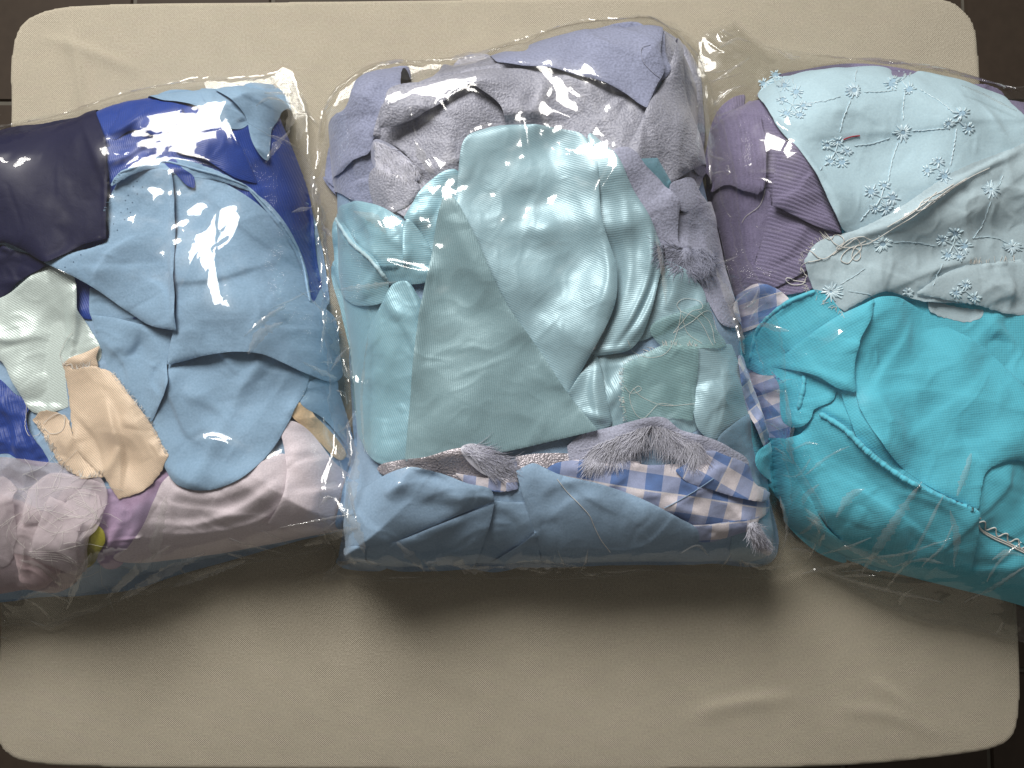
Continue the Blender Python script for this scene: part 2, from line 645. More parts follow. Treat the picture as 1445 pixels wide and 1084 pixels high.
M = dict(
    table=fabric('cream_cover', (0.50, 0.455, 0.365), 0.72, 'plain', 2.4, 0.9, 0.14, 0.12, 0.3, col2=(0.36, 0.32, 0.25), grain=1.5, soft=0.03),
    lightblue=fabric('light_blue_cotton', (0.32, 0.48, 0.67), 0.92, 'plain', 1.4, 0.5, 0.09, 0.35, 0.1, col2=(0.245, 0.385, 0.55), grain=1.5),
    steel=fabric('dusty_blue_cotton', (0.34, 0.49, 0.68), 0.92, 'plain', 1.4, 0.5, 0.09, 0.35, 0.1, col2=(0.26, 0.39, 0.56), grain=1.5),
    royal=fabric('royal_blue_satin', (0.012, 0.055, 0.34), 0.5, 'twill', 2.2, 0.25, 0.08, 0.2, 0.5),
    navy=fabric('navy_satin', (0.011, 0.012, 0.050), 0.6, 'plain', 1.5, 0.15, 0.15, 0.02, 0.2),
    silver=fabric('silver_aqua_satin', (0.72, 0.84, 0.83), 0.38, 'twill', 2.3, 0.18, 0.06, 0.2, 0.7, 0.2),
    aqua=fabric('aqua_satin', (0.37, 0.545, 0.63), 0.43, 'twill', 2.3, 0.16, 0.05, 0.3, 0.65, 0.15, col2=(0.285, 0.455, 0.545)),
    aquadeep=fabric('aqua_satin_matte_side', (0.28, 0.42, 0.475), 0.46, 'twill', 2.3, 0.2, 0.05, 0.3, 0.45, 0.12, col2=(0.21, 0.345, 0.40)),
    aquacyan=fabric('aqua_satin_bright', (0.35, 0.57, 0.67), 0.42, 'twill', 2.3, 0.15, 0.05, 0.3, 0.6, 0.18, col2=(0.25, 0.48, 0.60)),
    aquasheer=fabric('aqua_organza', (0.30, 0.52, 0.55), 0.5, 'twill', 2.6, 0.3, 0.05, 0.3, 0.5, 0.1, sheer=0.45),
    lilac=fabric('lilac_chiffon', (0.86, 0.77, 0.85), 0.7, 'plain', 1.3, 0.1, 0.04, 0.5, 0.3, sheer=0.06),
    tulle=fabric('lilac_tulle', (0.82, 0.72, 0.79), 0.6, 'plain', 1.8, 0.3, 0.1, 0.5, 0.4, sheer=0.55),
    tullepurple=fabric('purple_tulle', (0.60, 0.42, 0.65), 0.6, 'plain', 1.8, 0.3, 0.1, 0.5, 0.4, sheer=0.35),
    tullepink=fabric('pink_tulle', (0.72, 0.55, 0.60), 0.6, 'plain', 1.8, 0.3, 0.1, 0.5, 0.4, sheer=0.4),
    beige=fabric('beige_satin', (0.80, 0.63, 0.48), 0.5, 'twill', 1.9, 0.3, 0.05, 0.3, 0.5, 0.05),
    peach=fabric('peach_satin', (0.85, 0.62, 0.40), 0.55, 'plain', 1.5, 0.2, 0.05, 0.3, 0.3),
    olive=fabric('olive_satin', (0.30, 0.28, 0.03), 0.5, 'plain', 1.5, 0.2, 0.1, 0.2, 0.4),
    peri=fabric('periwinkle_suede', (0.31, 0.34, 0.50), 0.85, 'speckle', 1.5, 0.45, 0.10, 0.5, 0.2, grain=1.6),
    perilight=fabric('grey_lilac_suede', (0.40, 0.42, 0.57), 0.85, 'speckle', 1.5, 0.4, 0.08, 0.5, 0.2, grain=1.6),
    plush=fabric('grey_sheen_plush', (0.40, 0.41, 0.50), 0.55, 'speckle', 1.5, 0.55, 0.08, 0.6, 0.5, 0.12, col2=(0.25, 0.26, 0.34), grain=1.5),
    foil=fabric('silver_foil_suede', (0.62, 0.57, 0.62), 0.38, 'speckle', 1.5, 0.7, 0.1, 0.4, 0.6, 0.5, col2=(0.35, 0.33, 0.38), grain=1.3),
    felt=fabric('grey_lilac_felt', (0.46, 0.48, 0.63), 0.9, 'speckle', 1.5, 0.6, 0.06, 0.5, 0.2, grain=1.5),
    teal=fabric('teal_organza', (0.18, 0.40, 0.52), 0.6, 'plain', 1.6, 0.2, 0.06, 0.3, 0.4, sheer=0.25),
    gingham=fabric('blue_gingham', (0.5, 0.5, 0.6), 0.85, 'gingham', 17.5, 0.15, 0.05, 0.3, 0.2),
    ginghamsmall=fabric('blue_gingham_small', (0.5, 0.5, 0.6), 0.85, 'gingham', 13.0, 0.15, 0.05, 0.3, 0.2),
    knit=fabric('purple_rib_knit', (0.235, 0.21, 0.345), 0.9, 'speckle', 1.5, 0.35, 0.08, 0.45, 0.15, grain=0.8),
    eyelet=fabric('pale_blue_cotton', (0.50, 0.68, 0.78), 0.9, 'plain', 1.3, 0.18, 0.03, 0.3, 0.15, col2=(0.42, 0.585, 0.69), grain=1.4),
    eyelet2=fabric('pale_blue_cotton_sheer', (0.54, 0.68, 0.76), 0.9, 'plain', 1.3, 0.18, 0.05, 0.3, 0.15, col2=(0.44, 0.57, 0.65), sheer=0.10, grain=1.4),
    turq=fabric('turquoise_chiffon', (0.13, 0.60, 0.77), 0.75, 'crepe', 2.5, 0.2, 0.08, 0.35, 0.3, col2=(0.10, 0.53, 0.70), sheer=0.08),
    satinblue=fabric('pale_blue_satin', (0.30, 0.48, 0.66), 0.42, 'plain', 1.6, 0.2, 0.06, 0.3, 0.5, 0.15),
    fur=plain('grey_lilac_fur', (0.64, 0.65, 0.77), 0.5, 0.4),
    furdark=plain('slate_fur', (0.32, 0.34, 0.46), 0.5, 0.3),
    thread=plain('white_thread', (0.75, 0.74, 0.72), 0.5),
    threadblue=plain('pale_blue_floss', (0.60, 0.77, 0.93), 0.25, 0.2, 0.8),
    hole_shade=plain('eyelet_hole_shade', (0.34, 0.51, 0.66), 0.9),  # darker blue of discs laid on the cloth, hole shade painted in
    hemturq=plain('turquoise_hem', (0.12, 0.57, 0.74), 0.8, 0.3),
    hemblue=plain('light_blue_hem', (0.30, 0.46, 0.64), 0.9, 0.3),
    hemaqua=plain('aqua_hem', (0.42, 0.60, 0.68), 0.45, 0.3),
    pinhole_shade=plain('needle_hole_shade', (0.05, 0.09, 0.16), 0.9),  # dark discs on the cotton, painted as the shade inside needle holes
    red=plain('red_thread', (0.35, 0.01, 0.03), 0.6),
    film=film_mat('clear_film', 0.007, 0.975, 0.046, 0.02),
    seam=film_mat('clear_film_seam', 0.03, 0.96, 0.06, 0.06),
    pleat=film_mat('milky_film_streak', 0.11, 0.97, 0.10, 0.05),  # milky whitening painted in for pale room reflections along the film creases
    floor=plain('dark_floor', (0.05, 0.036, 0.026), 0.6),
    grout=plain('floor_grout', (0.13, 0.12, 0.10), 0.8),
    leg=plain('dark_metal', (0.03, 0.03, 0.03), 0.4),
)

# ------------------------------------------------------------------ floor and table
v = np.array([[-6000, -6000, -720], [6000, -6000, -720], [6000, 6000, -720], [-6000, 6000, -720]])
fl = add_mesh('floor', v, [[0, 1, 2, 3]], M['floor'])
fl['kind'] = 'structure'
fl.data.materials[0] = M['grout']
tile_me = None
for a_ in range(-7, 7):
    for b_ in range(-5, 5):
        if tile_me is None:
            bx_, by_ = 296, 296
            tv = [[4, 4, 0], [bx_, 4, 0], [bx_, by_, 0], [4, by_, 0], [7, 7, 7], [bx_ - 3, 7, 7], [bx_ - 3, by_ - 3, 7], [7, by_ - 3, 7]]
            to = add_mesh('floor_tile', tv, [[4, 5, 6, 7], [0, 1, 5, 4], [1, 2, 6, 5], [2, 3, 7, 6], [3, 0, 4, 7]], M['floor'], None, False, fl)
            tile_me = to.data
        else:
            to = bpy.data.objects.new('floor_tile', tile_me)
            COL.objects.link(to)
            to.parent = fl
        to.location = (a_ * 0.3 + 0.08, b_ * 0.3 + 0.05, -0.72)

table = bpy.data.objects.new('table', None)
COL.objects.link(table)
table.location = (0, 0, -0.72)
tag(table, 'wide padded table with rounded corners under a cream woven cover, the bags lying on it', 'table')
TBL = "16,180 18,70 38,28 100,9 400,3 900,-3 1290,-4 1345,4 1374,36 1382,110 1397,400 1437,900 1438,1000 1426,1042 1385,1060 1200,1080 900,1087 300,1085 90,1081 20,1070 -4,1040 0,900 8,500"


def build_table():
    pts, c = parse(TBL)
    C = outline(at(pts[:, 0], pts[:, 1], -7.0), c, 6.0)
    g = 3.0
    gx = np.arange(C[:, 0].min() - 10, C[:, 0].max() + 10, g)
    gy = np.arange(C[:, 1].min() - 10, C[:, 1].max() + 10, g)
    x, y = np.meshgrid(gx, gy)
    d, qx, qy, ins, _, _ = dist_poly(x, y, C)
    sd = np.where(ins, d, -d)
    P = np.stack([x, y], -1)
    z = -3.0 + 0.45 * hs(P, NF[30]) * np.clip(sd / 30, 0, 1)
    for f, a, wl, wr_ in (("95,40 110,90 118,140 135,180", 4.5, 3, 8), ("55,50 110,65 200,100", 2.2, 5, 7), ("640,70 700,60 800,62", 0.8, 10, 10),
                          ("1230,960 1270,985 1300,1015", 3.0, 5, 10), ("980,1010 1010,1000 1060,990 1120,985", 3.0, 6, 10), ("560,940 640,955 720,1000", 1.0, 14, 14),
                          ("1060,880 1110,960 1120,1030", 1.0, 16, 16), ("300,900 380,960 420,1040", 0.8, 16, 16), ("1180,1000 1260,1010 1330,1040", 2.2, 7, 7)):
        q, _c = parse(f)
        z = z + fold_height(x, y, cr(at(q[:, 0], q[:, 1]), False, 5.0), a, wl, wr_)
    r = 5.0
    q = 1 - np.clip(sd, 0, r) / r
    z = z - r * (1 - np.sqrt(np.maximum(0, 1 - q * q)))
    keep = (sd[:-1, :-1] + sd[1:, :-1] + sd[:-1, 1:] + sd[1:, 1:]) > 0
    W = len(gx)
    jj, ii = np.nonzero(keep)
    a = jj * W + ii
    quads = np.stack([a, a + 1, a + 1 + W, a + W], 1)
    e = np.concatenate([quads[:, [0, 1]], quads[:, [1, 2]], quads[:, [2, 3]], quads[:, [3, 0]]])
    code = np.minimum(e[:, 0], e[:, 1]).astype(np.int64) * x.size + np.maximum(e[:, 0], e[:, 1])
    _, inv, cnt = np.unique(code, return_inverse=True, return_counts=True)
    be = e[cnt[inv] == 1]
    bv = np.unique(be)
    X, Y, Z = x.ravel().copy(), y.ravel().copy(), z.ravel()
    X[bv], Y[bv] = qx.ravel()[bv], qy.ravel()[bv]
    Z = Z.copy()
    Z[bv] = -3.0 - r
    used = np.unique(quads)
    rm = np.full(x.size, -1)
    rm[used] = np.arange(len(used))
    V = np.stack([X, Y, Z], 1)[used]
    quads, be, bvr = rm[quads], rm[be], rm[bv]
    n = len(V)
    low = np.full(n, -1)
    low[bvr] = n + np.arange(len(bv))
    Vl = V[bvr].copy()
    Vl[:, 2] = -48
    Vl[:, :2] *= 0.985
    V = np.concatenate([V, Vl])
    quads = np.concatenate([quads, np.stack([be[:, 1], be[:, 0], low[be[:, 0]], low[be[:, 1]]], 1)])
    V[:, 2] += 720
    return add_mesh('padded_top', V, quads, M['table'], V[:, :2] + 700, True, table)


build_table()
for lx in (-480, 480):
    for ly in (-330, 330):
        add_mesh('leg', *tube_arrays([[lx, ly, 2], [lx, ly, 300], [lx, ly, 690]], [14, 16, 20], 10), M['leg'], None, True, table)

# ------------------------------------------------------------------ the three heaps that fill the bags
HEAPS = (("-150,205 0,195 110,172 200,140 330,126 395,135 412,190 428,280 436,370 470,455 482,560 495,650 498,735 430,760 330,782 200,812 120,840 0,850 -150,855", 108, 95),
         ("470,140 560,104 640,100 700,84 770,62 870,48 945,60 980,115 990,210 1010,310 1030,400 1050,500 1070,600 1084,700 1080,785 1000,794 700,796 495,790 490,720 500,620 492,500 478,400 472,290 462,210", 128, 105),
         ("1008,180 1045,150 1100,112 1200,100 1300,112 1400,142 1560,180 1560,900 1445,860 1300,820 1190,782 1112,735 1090,650 1062,540 1035,420 1010,300", 116, 105))
for s, hm, R in HEAPS:
    q, c = parse(s)
    C = outline(at(q[:, 0], q[:, 1], 28.0), c, 5.0)
    i0, i1 = max(0, int((C[:, 0].min() - X0) / G)), min(NX, int((C[:, 0].max() - X0) / G) + 2)
    j0, j1 = max(0, int((C[:, 1].min() - Y0) / G)), min(NY, int((C[:, 1].max() - Y0) / G) + 2)
    x, y = np.meshgrid(X0 + np.arange(i0, i1) * G, Y0 + np.arange(j0, j1) * G)
    d, _, _, ins, _, _ = dist_poly(x, y, C)
    t = np.clip(np.where(ins, d, 0) / R, 0, 1)
    H[j0:j1, i0:i1] = np.maximum(H[j0:j1, i0:i1], hm * (1 - (1 - t)**2.2)**0.55)
rehb()
HEAP = H.copy()

# ------------------------------------------------------------------ left bag: cloth, bottom to top
cloth('cotton_scrap', 'dusty blue cotton at the bottom of the left bag under lilac chiffon', M['steel'], [
    dict(o="-120,260 100,240 300,230 420,260 470,520 498,640 503,740 470,752 420,764 330,790 250,812 180,834 60,845 -120,850", lift=2, roll=5, und=2, wr=1.2,
         folds=[("175,830 215,790 235,772", 5, 3, 6), ("235,772 290,800 330,788", 4, 3, 6), ("330,770 400,765 460,748", 4, 3, 5)])])
cloth('satin_scrap', 'crumpled royal blue satin at the top of the left bag, behind the pale blue cotton', M['royal'], [
    dict(o="120,180 150,160 210,141 262,148 305,155 345,146 384,150 402,182 418,222 430,262 441,305 446,365 444,425 400,460 200,450 120,450 95,430 110,300", lift=2, und=1.5,
         folds=[("250,148 262,175 262,190", 4, 3, 6), ("285,155 292,180 300,190", 4, 3, 5), ("272,175 280,185 288,192", 3, 3, 4), ("385,200 410,250 430,310", 4, 3, 8)]),
    dict(o="150,215 190,205 228,196 250,190 262,205 240,222 205,245 175,262 156,285 148,260", lift=3, roll=4, wr=0.6,
         folds=[("152,233 185,222 212,200 224,192", 5, 6, 3), ("155,262 185,245 215,212", 4, 7, 3)]),
    dict(o="148,190c 165,168 185,152 215,146 240,146 258,152 257,172 240,184 226,193c 205,188 190,184 176,188 160,196", lift=4, roll=4,
         folds=[("152,190 185,178 205,165 220,152", 4, 6, 3), ("200,190 225,172 255,160", 3, 5, 4)]),
    dict(o="245,213c 268,196 300,188 325,183c 345,215 362,259c 330,250 290,226 258,216", lift=3, roll=2, und=0.6, ang=50)])
cloth('cotton_strip', 'light blue cotton strip twisted across the top of the left bag', M['lightblue'], [
    dict(o="205,141c 240,128 280,130 309,133c 322,150 345,165 335,172 322,186c 305,168 280,152 255,146 230,145", lift=4, roll=3, st=14),
    dict(o="300,128 325,130 346,150 352,172 338,182 315,178", lift=1, roll=1),
    dict(o="309,133c 345,121 385,119c 400,130 407,147 395,170 383,185 381,220 378,228 365,216 353,192 345,162 330,144", lift=5, roll=4, st=14, folds=[("372,135 382,160 372,200", 3, 6, 6)])])
cloth('satin_scrap', 'royal blue satin corner below the silvery satin, at the left edge of the picture', M['royal'], [
    dict(o="-80,500 0,536 22,556 43,568 40,590 62,640 66,656 36,654 8,640 -80,650", lift=2, roll=3, wr=1.4, folds=[("0,560 20,590 30,650", 5, 4, 6), ("40,590 50,620 55,650", 4, 3, 5)])])
cloth('tulle_scrap', 'purple tulle gathered between the beige satin and the pale chiffon', M['tullepurple'], [
    dict(o="130,670 150,690 200,670 238,668 222,712 205,760 188,785 160,800 140,770", lift=6, roll=4, wr=1.8, und=2, folds=[("180,690 175,740 165,790", 4, 4, 5), ("205,700 198,750 180,785", 3, 4, 5)])])
cloth('satin_scrap', 'small olive yellow scrap peeping out of the tulle', M['olive'], [dict(o="118,800 124,770 130,738 147,748 149,766 138,790", lift=7, roll=3)])
cloth('tulle_scrap', 'dusty pink tulle crumpled in the bottom left corner of the left bag', M['tullepink'], [
    dict(o="-100,660 10,700 60,720 110,760 115,810 85,835 40,832 0,838 -100,845", lift=2, roll=4, wr=2.5, und=2.5),
    dict(o="18,730 60,722 105,742 96,790 80,815 50,830 25,800", lift=5, roll=6, wr=2, und=2)])
cloth('tulle_scrap', 'pale grey lilac tulle with drawn white threads beside the olive scrap', M['tulle'], [
    dict(o="-100,650 0,645 60,652 128,662 152,690 135,740 122,806 60,790 0,780 -100,800", lift=3, roll=3, wr=2.2, und=2.5),
    dict(o="68,735 88,692 122,676 152,690 140,745 126,760 124,806 80,800 46,778", lift=5, roll=3, wr=1.5, folds=[("88,700 100,740 125,800", 4, 3, 6), ("60,760 90,775 124,790", 3, 3, 4)]),
    dict(o="30,740c 42,690c 70,668 122,676c 100,700 60,735", lift=6, roll=2, wr=1.0, dr=0.4),
    dict(o="50,775c 62,720 70,700c 98,712 120,735c 122,795c 90,780", lift=5, roll=1, wr=0.8, dr=0.4, fray=0.3),
    dict(o="85,715c 110,690 138,700c 147,722c 128,745 108,752c", lift=5, roll=1, wr=0.8, dr=0.4, fray=0.3),
    dict(o="-60,690c 0,672 28,690c 22,760c 5,800 -60,790c", lift=5, roll=1, wr=1.0, dr=0.5, fray=0.3)])
cloth('satin_scrap', 'shiny silvery aqua satin under the navy cloth at the left edge', M['silver'], [
    dict(o="-80,440 0,421 25,407 60,378 95,375 110,404 112,440 126,465 140,490 138,508 120,514 93,520 94,574c 70,582 43,581 22,545 0,508 -80,480", lift=5, roll=4, und=1.8, wr=0.6, ang=35,
         folds=[("109,400 108,450 92,520", 5, 3, 10), ("20,420 40,470 60,560", 2, 16, 16)])])
cloth('satin_strip', 'peach satin strip between the blue cotton and the pale lilac chiffon', M['peach'], [
    dict(o="410,580 425,568 445,586 478,622 488,642 480,650 450,625 425,600", lift=9, roll=6, folds=[("442,592 450,585", 3, 2, 4)])])
cloth('chiffon_scrap', 'pale lilac chiffon rolled along the lower right of the left bag', M['lilac'], [
    dict(o="240,668c 265,690 300,686 350,662 378,648 400,640 440,655 488,668 507,700 510,742 465,752 430,758 380,768 330,778 260,788 205,792 162,788 182,772 200,745 212,715 225,685", lift=4, roll=7, st=16, und=1.2, wr=0.3,
         folds=[("205,740 280,742 350,715 400,680", 6, 5, 12), ("225,755 300,752 370,735 420,700", 5, 4, 10), ("240,690 300,700 360,680 395,655", 4, 8, 6)]),
    dict(o="397,608c 407,594 426,600 452,626 476,652 490,668 500,700 510,742 470,744 440,752 405,745 380,738c 400,700 404,660 402,640", lift=5, roll=5, st=16, und=1, wr=0.4,
         folds=[("403,640 440,635 470,645", 3, 4, 8), ("450,640 455,690 440,740", 3, 8, 8)])])
bluecot = cloth('cotton_scrap', 'light blue cotton with creases and rolled hem, in the middle of the left bag', M['lightblue'], [
    dict(o="432,540c 470,532 478,560 488,600 494,645 484,622 455,590 425,568", lift=4, roll=4),
    dict(o="125,405c 150,415 190,440 210,470 150,470 127,445", lift=2, roll=2),
    dict(o="236,450 300,420 440,425 470,447 478,500 474,540 437,527c 432,548 405,600 375,645 340,675 300,691 270,691 245,680 228,650 212,610 205,590 238,540", lift=6, roll=5, st=14, und=1.6,
         folds=[("236,518 246,560 262,605 276,622", 5, 14, 3), ("212,592 235,560 245,520", 5, 3, 10), ("280,585 325,572 375,560", -6, 16, 12), ("300,640 335,630 370,600", 3.5, 14, 9), ("250,650 290,640 330,645", -3, 12, 9), ("437,527 420,570 400,605", 2, 6, 6)]),
    dict(o="127,444c 160,448 205,459 250,466c 246,490 236,512 240,540 228,568 212,597c 190,570 160,545 145,505 134,470", lift=5, roll=3.5, st=14, folds=[("215,590 236,555 240,520", 2, 6, 5)]),
    dict(o="243,238c 300,250 360,285 400,325 430,372 441,425 468,447c 478,500 474,538 437,529 400,512 370,500 330,497 290,503 235,515c 240,490 250,440 244,340", lift=7, roll=6, st=16, und=1.6,
         folds=[("330,350 372,395 412,455", 3, 3, 9), ("248,465 300,440 360,430", 3, 14, 14), ("300,380 330,400 390,420", -3, 14, 14), ("380,465 430,466 475,470", 2, 3, 8), ("260,270 262,330 275,400", 2, 14, 14)]),
    dict(o="64,371c 100,358 150,337 149,305 156,280 166,257 186,240 243,238c 247,300 247,380 249,467c 214,460 180,440 130,404 100,388", lift=8, roll=4, st=16, und=1.3,
         folds=[("240,245 243,330 246,455", 3, 9, 2), ("150,300 190,285 225,300", 1.5, 12, 14)]),
    dict(o="160,264 168,250 188,236 216,221c 245,222 290,234 345,260c 350,268 300,252 250,246 220,238 190,246", lift=5, roll=4, st=10, fray=0.25, folds=[("166,258 190,240 222,234 270,245", 2.5, 3, 3)]),
    dict(o="345,262c 380,288 408,322 430,368 441,430c 436,425 424,372 400,328 375,297", lift=3, roll=3, st=8)])
cloth('satin_strip', 'short narrow royal blue strip lying over the pale blue cotton hem', M['royal'], [
    dict(o="221,210c 230,203 240,214c 256,236 272,248 275,266c 264,262 246,244 230,228", lift=3, roll=1.5)])
cloth('satin_scrap', 'dark navy cloth folded over the upper left corner of the left bag', M['navy'], [
    dict(o="-100,350 0,345 16,352 62,364 70,372 30,396 0,420 -100,450", lift=3, roll=3, folds=[("0,350 12,352 20,358", 4, 4, 3)]),
    dict(o="-120,195 0,184 60,173 105,166 148,152c 152,200 153,262 150,337c 120,346 92,360 68,371 30,352 0,342 -120,380", lift=7, roll=6, st=18, und=0.7, wr=0.2, dr=0.4,
         folds=[("146,160 149,250 147,330", 2.5, 4, 4), ("0,240 40,270 90,300", 2, 20, 20)])])
beige = cloth('satin_scrap', 'beige satin with frayed edges, folded, below the silvery satin', M['beige'], [
    dict(o="44,592c 60,580 92,588 112,625 150,655 146,673c 112,674 84,655 66,625", lift=4, roll=2, fray=0.5, curl=2, ang=20),
    dict(o="90,515c 102,505 120,498 141,487c 136,505 137,518 115,522", lift=4, roll=2, ang=30),
    dict(o="88,512c 105,520 128,516 156,526 186,562 208,592 228,630 236,642c 222,672 198,694 165,705c 152,685 146,672c 128,662 110,640 98,600", lift=7, roll=3, st=12, fray=0.35, ang=30, curl=1.5,
         folds=[("165,700 172,665 172,630 160,590 148,560", 5, 9, 3), ("150,670 160,655 172,630", 4, 3, 5), ("115,600 140,595 165,608", 1.5, 8, 8)])])

# ------------------------------------------------------------------ middle bag
cloth('cotton_scrap', 'dusty blue cotton forming the underside of the middle bag', M['steel'], [
    dict(o="478,790 482,700 490,480 480,220 620,130 940,120 1000,300 1060,560 1086,700 1092,790 1000,796 700,800 500,796", lift=1.5, roll=6, und=2, wr=1.2,
         folds=[("470,790 520,760 560,790", 4, 4, 5), ("900,780 1000,785 1060,775", 4, 4, 6)])])
cloth('suede_scrap', 'periwinkle suede with sawtooth cut edge at the upper left of the middle bag', M['peri'], [
    dict(o="456,252 472,240 500,216 530,200 560,250 545,300 520,292 490,280", lift=2, roll=3),
    dict(o="457,240 464,185 488,148 512,122 545,100 574,91c 578,97 566,118 566,128 546,160 540,190 528,196 521,216 500,226 478,246 462,256", lift=7, roll=7, st=12, und=2.4, wr=1.2, fray=0.2,
         folds=[("470,210 500,190 535,165", 3, 6, 8), ("485,165 510,140 545,115", 2, 10, 10)])])
cloth('plush_scrap', 'large silvery grey plush folded across the top of the middle bag', M['plush'], [
    dict(o="527,230 540,150 610,115 700,95 800,95 915,140 985,220 990,250 960,300 880,330 640,330 560,300", lift=2, roll=4, und=2.5, wr=1.2),
    dict(o="525,240 560,252 592,262 575,290 545,302 527,288", lift=3, roll=2),
    dict(o="600,128 622,110 642,88 690,77 745,84 800,98 750,108 700,106 650,114", lift=3, roll=4, wr=2.6, und=2, folds=[("615,120 645,100 700,88", 4, 4, 4), ("640,110 690,98 740,96", 4, 3, 4)]),
    dict(o="528,193c 560,180 600,158 662,126 720,130 760,180 740,250 650,255 612,262 592,238 560,208", lift=3, roll=3, st=12, und=1.6, folds=[("535,192 565,212 590,240", 2, 4, 4)]),
    dict(o="536,186c 545,150 552,134 575,128 610,124 650,112 705,101 765,100 825,116 885,138 932,160 925,195 900,232 880,250 800,262 720,262 715,190 705,150 664,126c 610,156 560,182", lift=6, roll=4, st=14, und=2.2, wr=0.9,
         folds=[("765,104 766,130 752,170", 4, 6, 5), ("830,190 845,200 875,205", -5, 14, 12), ("600,140 660,126 740,120", 2.5, 8, 6), ("790,190 780,170 760,160", 3, 8, 8)]),
    dict(o="898,38c 925,36 962,58 986,95 992,140 994,210 986,250 960,180 950,110 935,80", lift=4, roll=7, st=10),
    dict(o="950,62c 962,95 970,140 980,180 997,228 992,240 965,248 942,258 905,242 885,222 905,170 915,148 938,110", lift=7, roll=4, st=14, und=1.5, folds=[("952,70 965,130 980,185", 2, 5, 4)])])
cloth('suede_scrap', 'smooth periwinkle suede flap along the top edge of the middle bag', M['peri'], [
    dict(o="900,40c 918,45 938,72 946,100 930,118 915,140 905,100", lift=3, roll=3),
    dict(o="690,84c 735,80 750,70 790,52 830,41 880,34 902,37 922,52 932,75 938,98 926,122 913,152c 880,132 830,110 766,98 730,94 700,92", lift=8, roll=4, st=16, und=1.2, wr=0.4,
         folds=[("700,90 766,97 830,109 905,145", 2, 6, 4)])])
cloth('organza_scrap', 'small teal organza corner tucked beside the grey lilac suede', M['teal'], [dict(o="903,224c 928,222c 946,255 959,286c 930,268 912,245", lift=5, roll=1)])
cloth('suede_scrap', 'grey lilac suede flaps beside the aqua satin, right side of the middle bag', M['perilight'], [
    dict(o="944,264 960,254 976,252 986,275 996,293 965,302 950,290", lift=4, roll=3),
    dict(o="1002,290c 1014,320 1024,380 1036,440 1038,462 1020,460 1002,432 986,400 978,360", lift=4, roll=4),
    dict(o="955,302c 978,296 1004,288c 1010,330 1014,362 990,352 966,352 952,328", lift=6, roll=3),
    dict(o="862,225c 866,213 884,208 898,214 912,232 932,252 960,284c 956,320 957,340 964,350c 948,348 930,352 915,330 890,290", lift=7, roll=4, st=12, und=1.5)])
furbase = cloth('fur_trim', 'dark slate fur tuft beside the shiny aqua satin, right side of the middle bag', M['furdark'], [dict(o="928,345 960,350 1000,352 1010,372 990,395 955,385 935,370", lift=4, roll=4)], cat='fur scrap')
aquafold = cloth('satin_scrap', 'folded aqua satin with rolled edge at the left of the middle bag', M['aquacyan'], [
    dict(o="470,370 485,400 520,420 560,430 590,520 580,645 545,655 515,630 500,590 492,500 480,440", lift=2, roll=4, und=2, wr=1.6),
    dict(o="478,300 490,286 505,283 540,292 573,313c 574,350 572,376 534,378 520,360 505,345 492,325", lift=7, roll=5, st=10, ang=70, folds=[("500,290 520,320 533,372", 5, 12, 4), ("490,292 500,320 528,350", -5, 6, 6)]),
    dict(o="570,308c 600,262 640,238 655,262 640,300 630,360 606,362c 592,330", lift=4, roll=2, ang=80),
    dict(o="570,376c 573,312 592,326 609,357 610,390", lift=3, roll=2, ang=80),
    dict(o="530,376c 555,374 610,378 605,398 560,402 540,400", lift=5, roll=3, ang=0),
    dict(o="469,345 471,308 477,303c 490,322 505,345 530,366 550,402c 545,425 520,432 495,428 478,405", lift=6, roll=6, st=10, ang=50, folds=[("474,312 490,340 520,368 545,398", 4, 5, 4)]),
    dict(o="543,422c 555,402 575,398 592,420 601,432 592,520 575,645 545,656 520,640 505,600 502,540 520,470", lift=6, roll=5, st=14, ang=10, und=2,
         folds=[("578,400 588,425 598,450", 4, 3, 5), ("560,450 540,520 530,620", 3, 12, 12)])])
cloth('satin_scrap', 'large shiny aqua satin with gathered folds in the centre of the middle bag', M['aqua'], [
    dict(o="800,505 840,498 900,500 985,480 990,600 880,610 830,600", lift=1, roll=2, ang=5),
    dict(o="900,330 935,362 970,382 992,408 996,428 985,445 955,452 930,470 895,480 880,440", lift=5, roll=2, st=10, ang=60, dr=0, folds=[("935,365 950,400 940,440", 5, 8, 4), ("980,400 975,425 955,440", -3, 6, 8)]),
    dict(o="830,190 862,212 888,256 918,310 930,342 936,366 928,400 918,440 905,475 888,494 862,500 836,500 820,480 830,380", lift=6, roll=2, st=12, und=1.0, wr=0.2, dr=0, cr_=0, ang=75,
         folds=[("893,262 914,330 905,400 880,455 848,498", 6, 6, 9), ("932,345 928,400 905,455 868,498", 7, 5, 4), ("918,330 916,390 893,445 858,498", 5, 3, 4), ("868,255 884,320 884,390 866,440 842,497", 6, 7, 8), ("855,300 872,380 868,430 838,490", -3, 5, 6), ("838,494 862,496 890,488", 3, 4, 3)]),
    dict(o="640,320 645,260 652,205 664,190 700,178 760,175 815,187 840,205c 846,250 850,310 867,370 870,410 862,445 838,492 802,557c 778,535 740,480 690,420 660,370", lift=8, roll=3, st=18, und=2.2, wr=0.5, ang=45, dr=0, cr_=0.6,
         folds=[("700,330 760,370 800,430", -2.5, 14, 18), ("700,270 770,330 830,380", 3.0, 14, 10), ("760,420 790,450 830,440", -2.5, 12, 14), ("700,400 740,410 790,400", 2, 14, 14), ("850,330 858,390 840,450", 2.5, 10, 3)]),
    dict(o="800,556c 816,532 834,508c 842,500 848,520 856,560 863,592c 862,600 848,611c 835,603 818,580", lift=4, roll=4, st=8, ang=80, dr=0, folds=[("845,510 838,550 848,600", 5, 8, 4), ("820,580 840,588 862,592", 3, 4, 4)])])
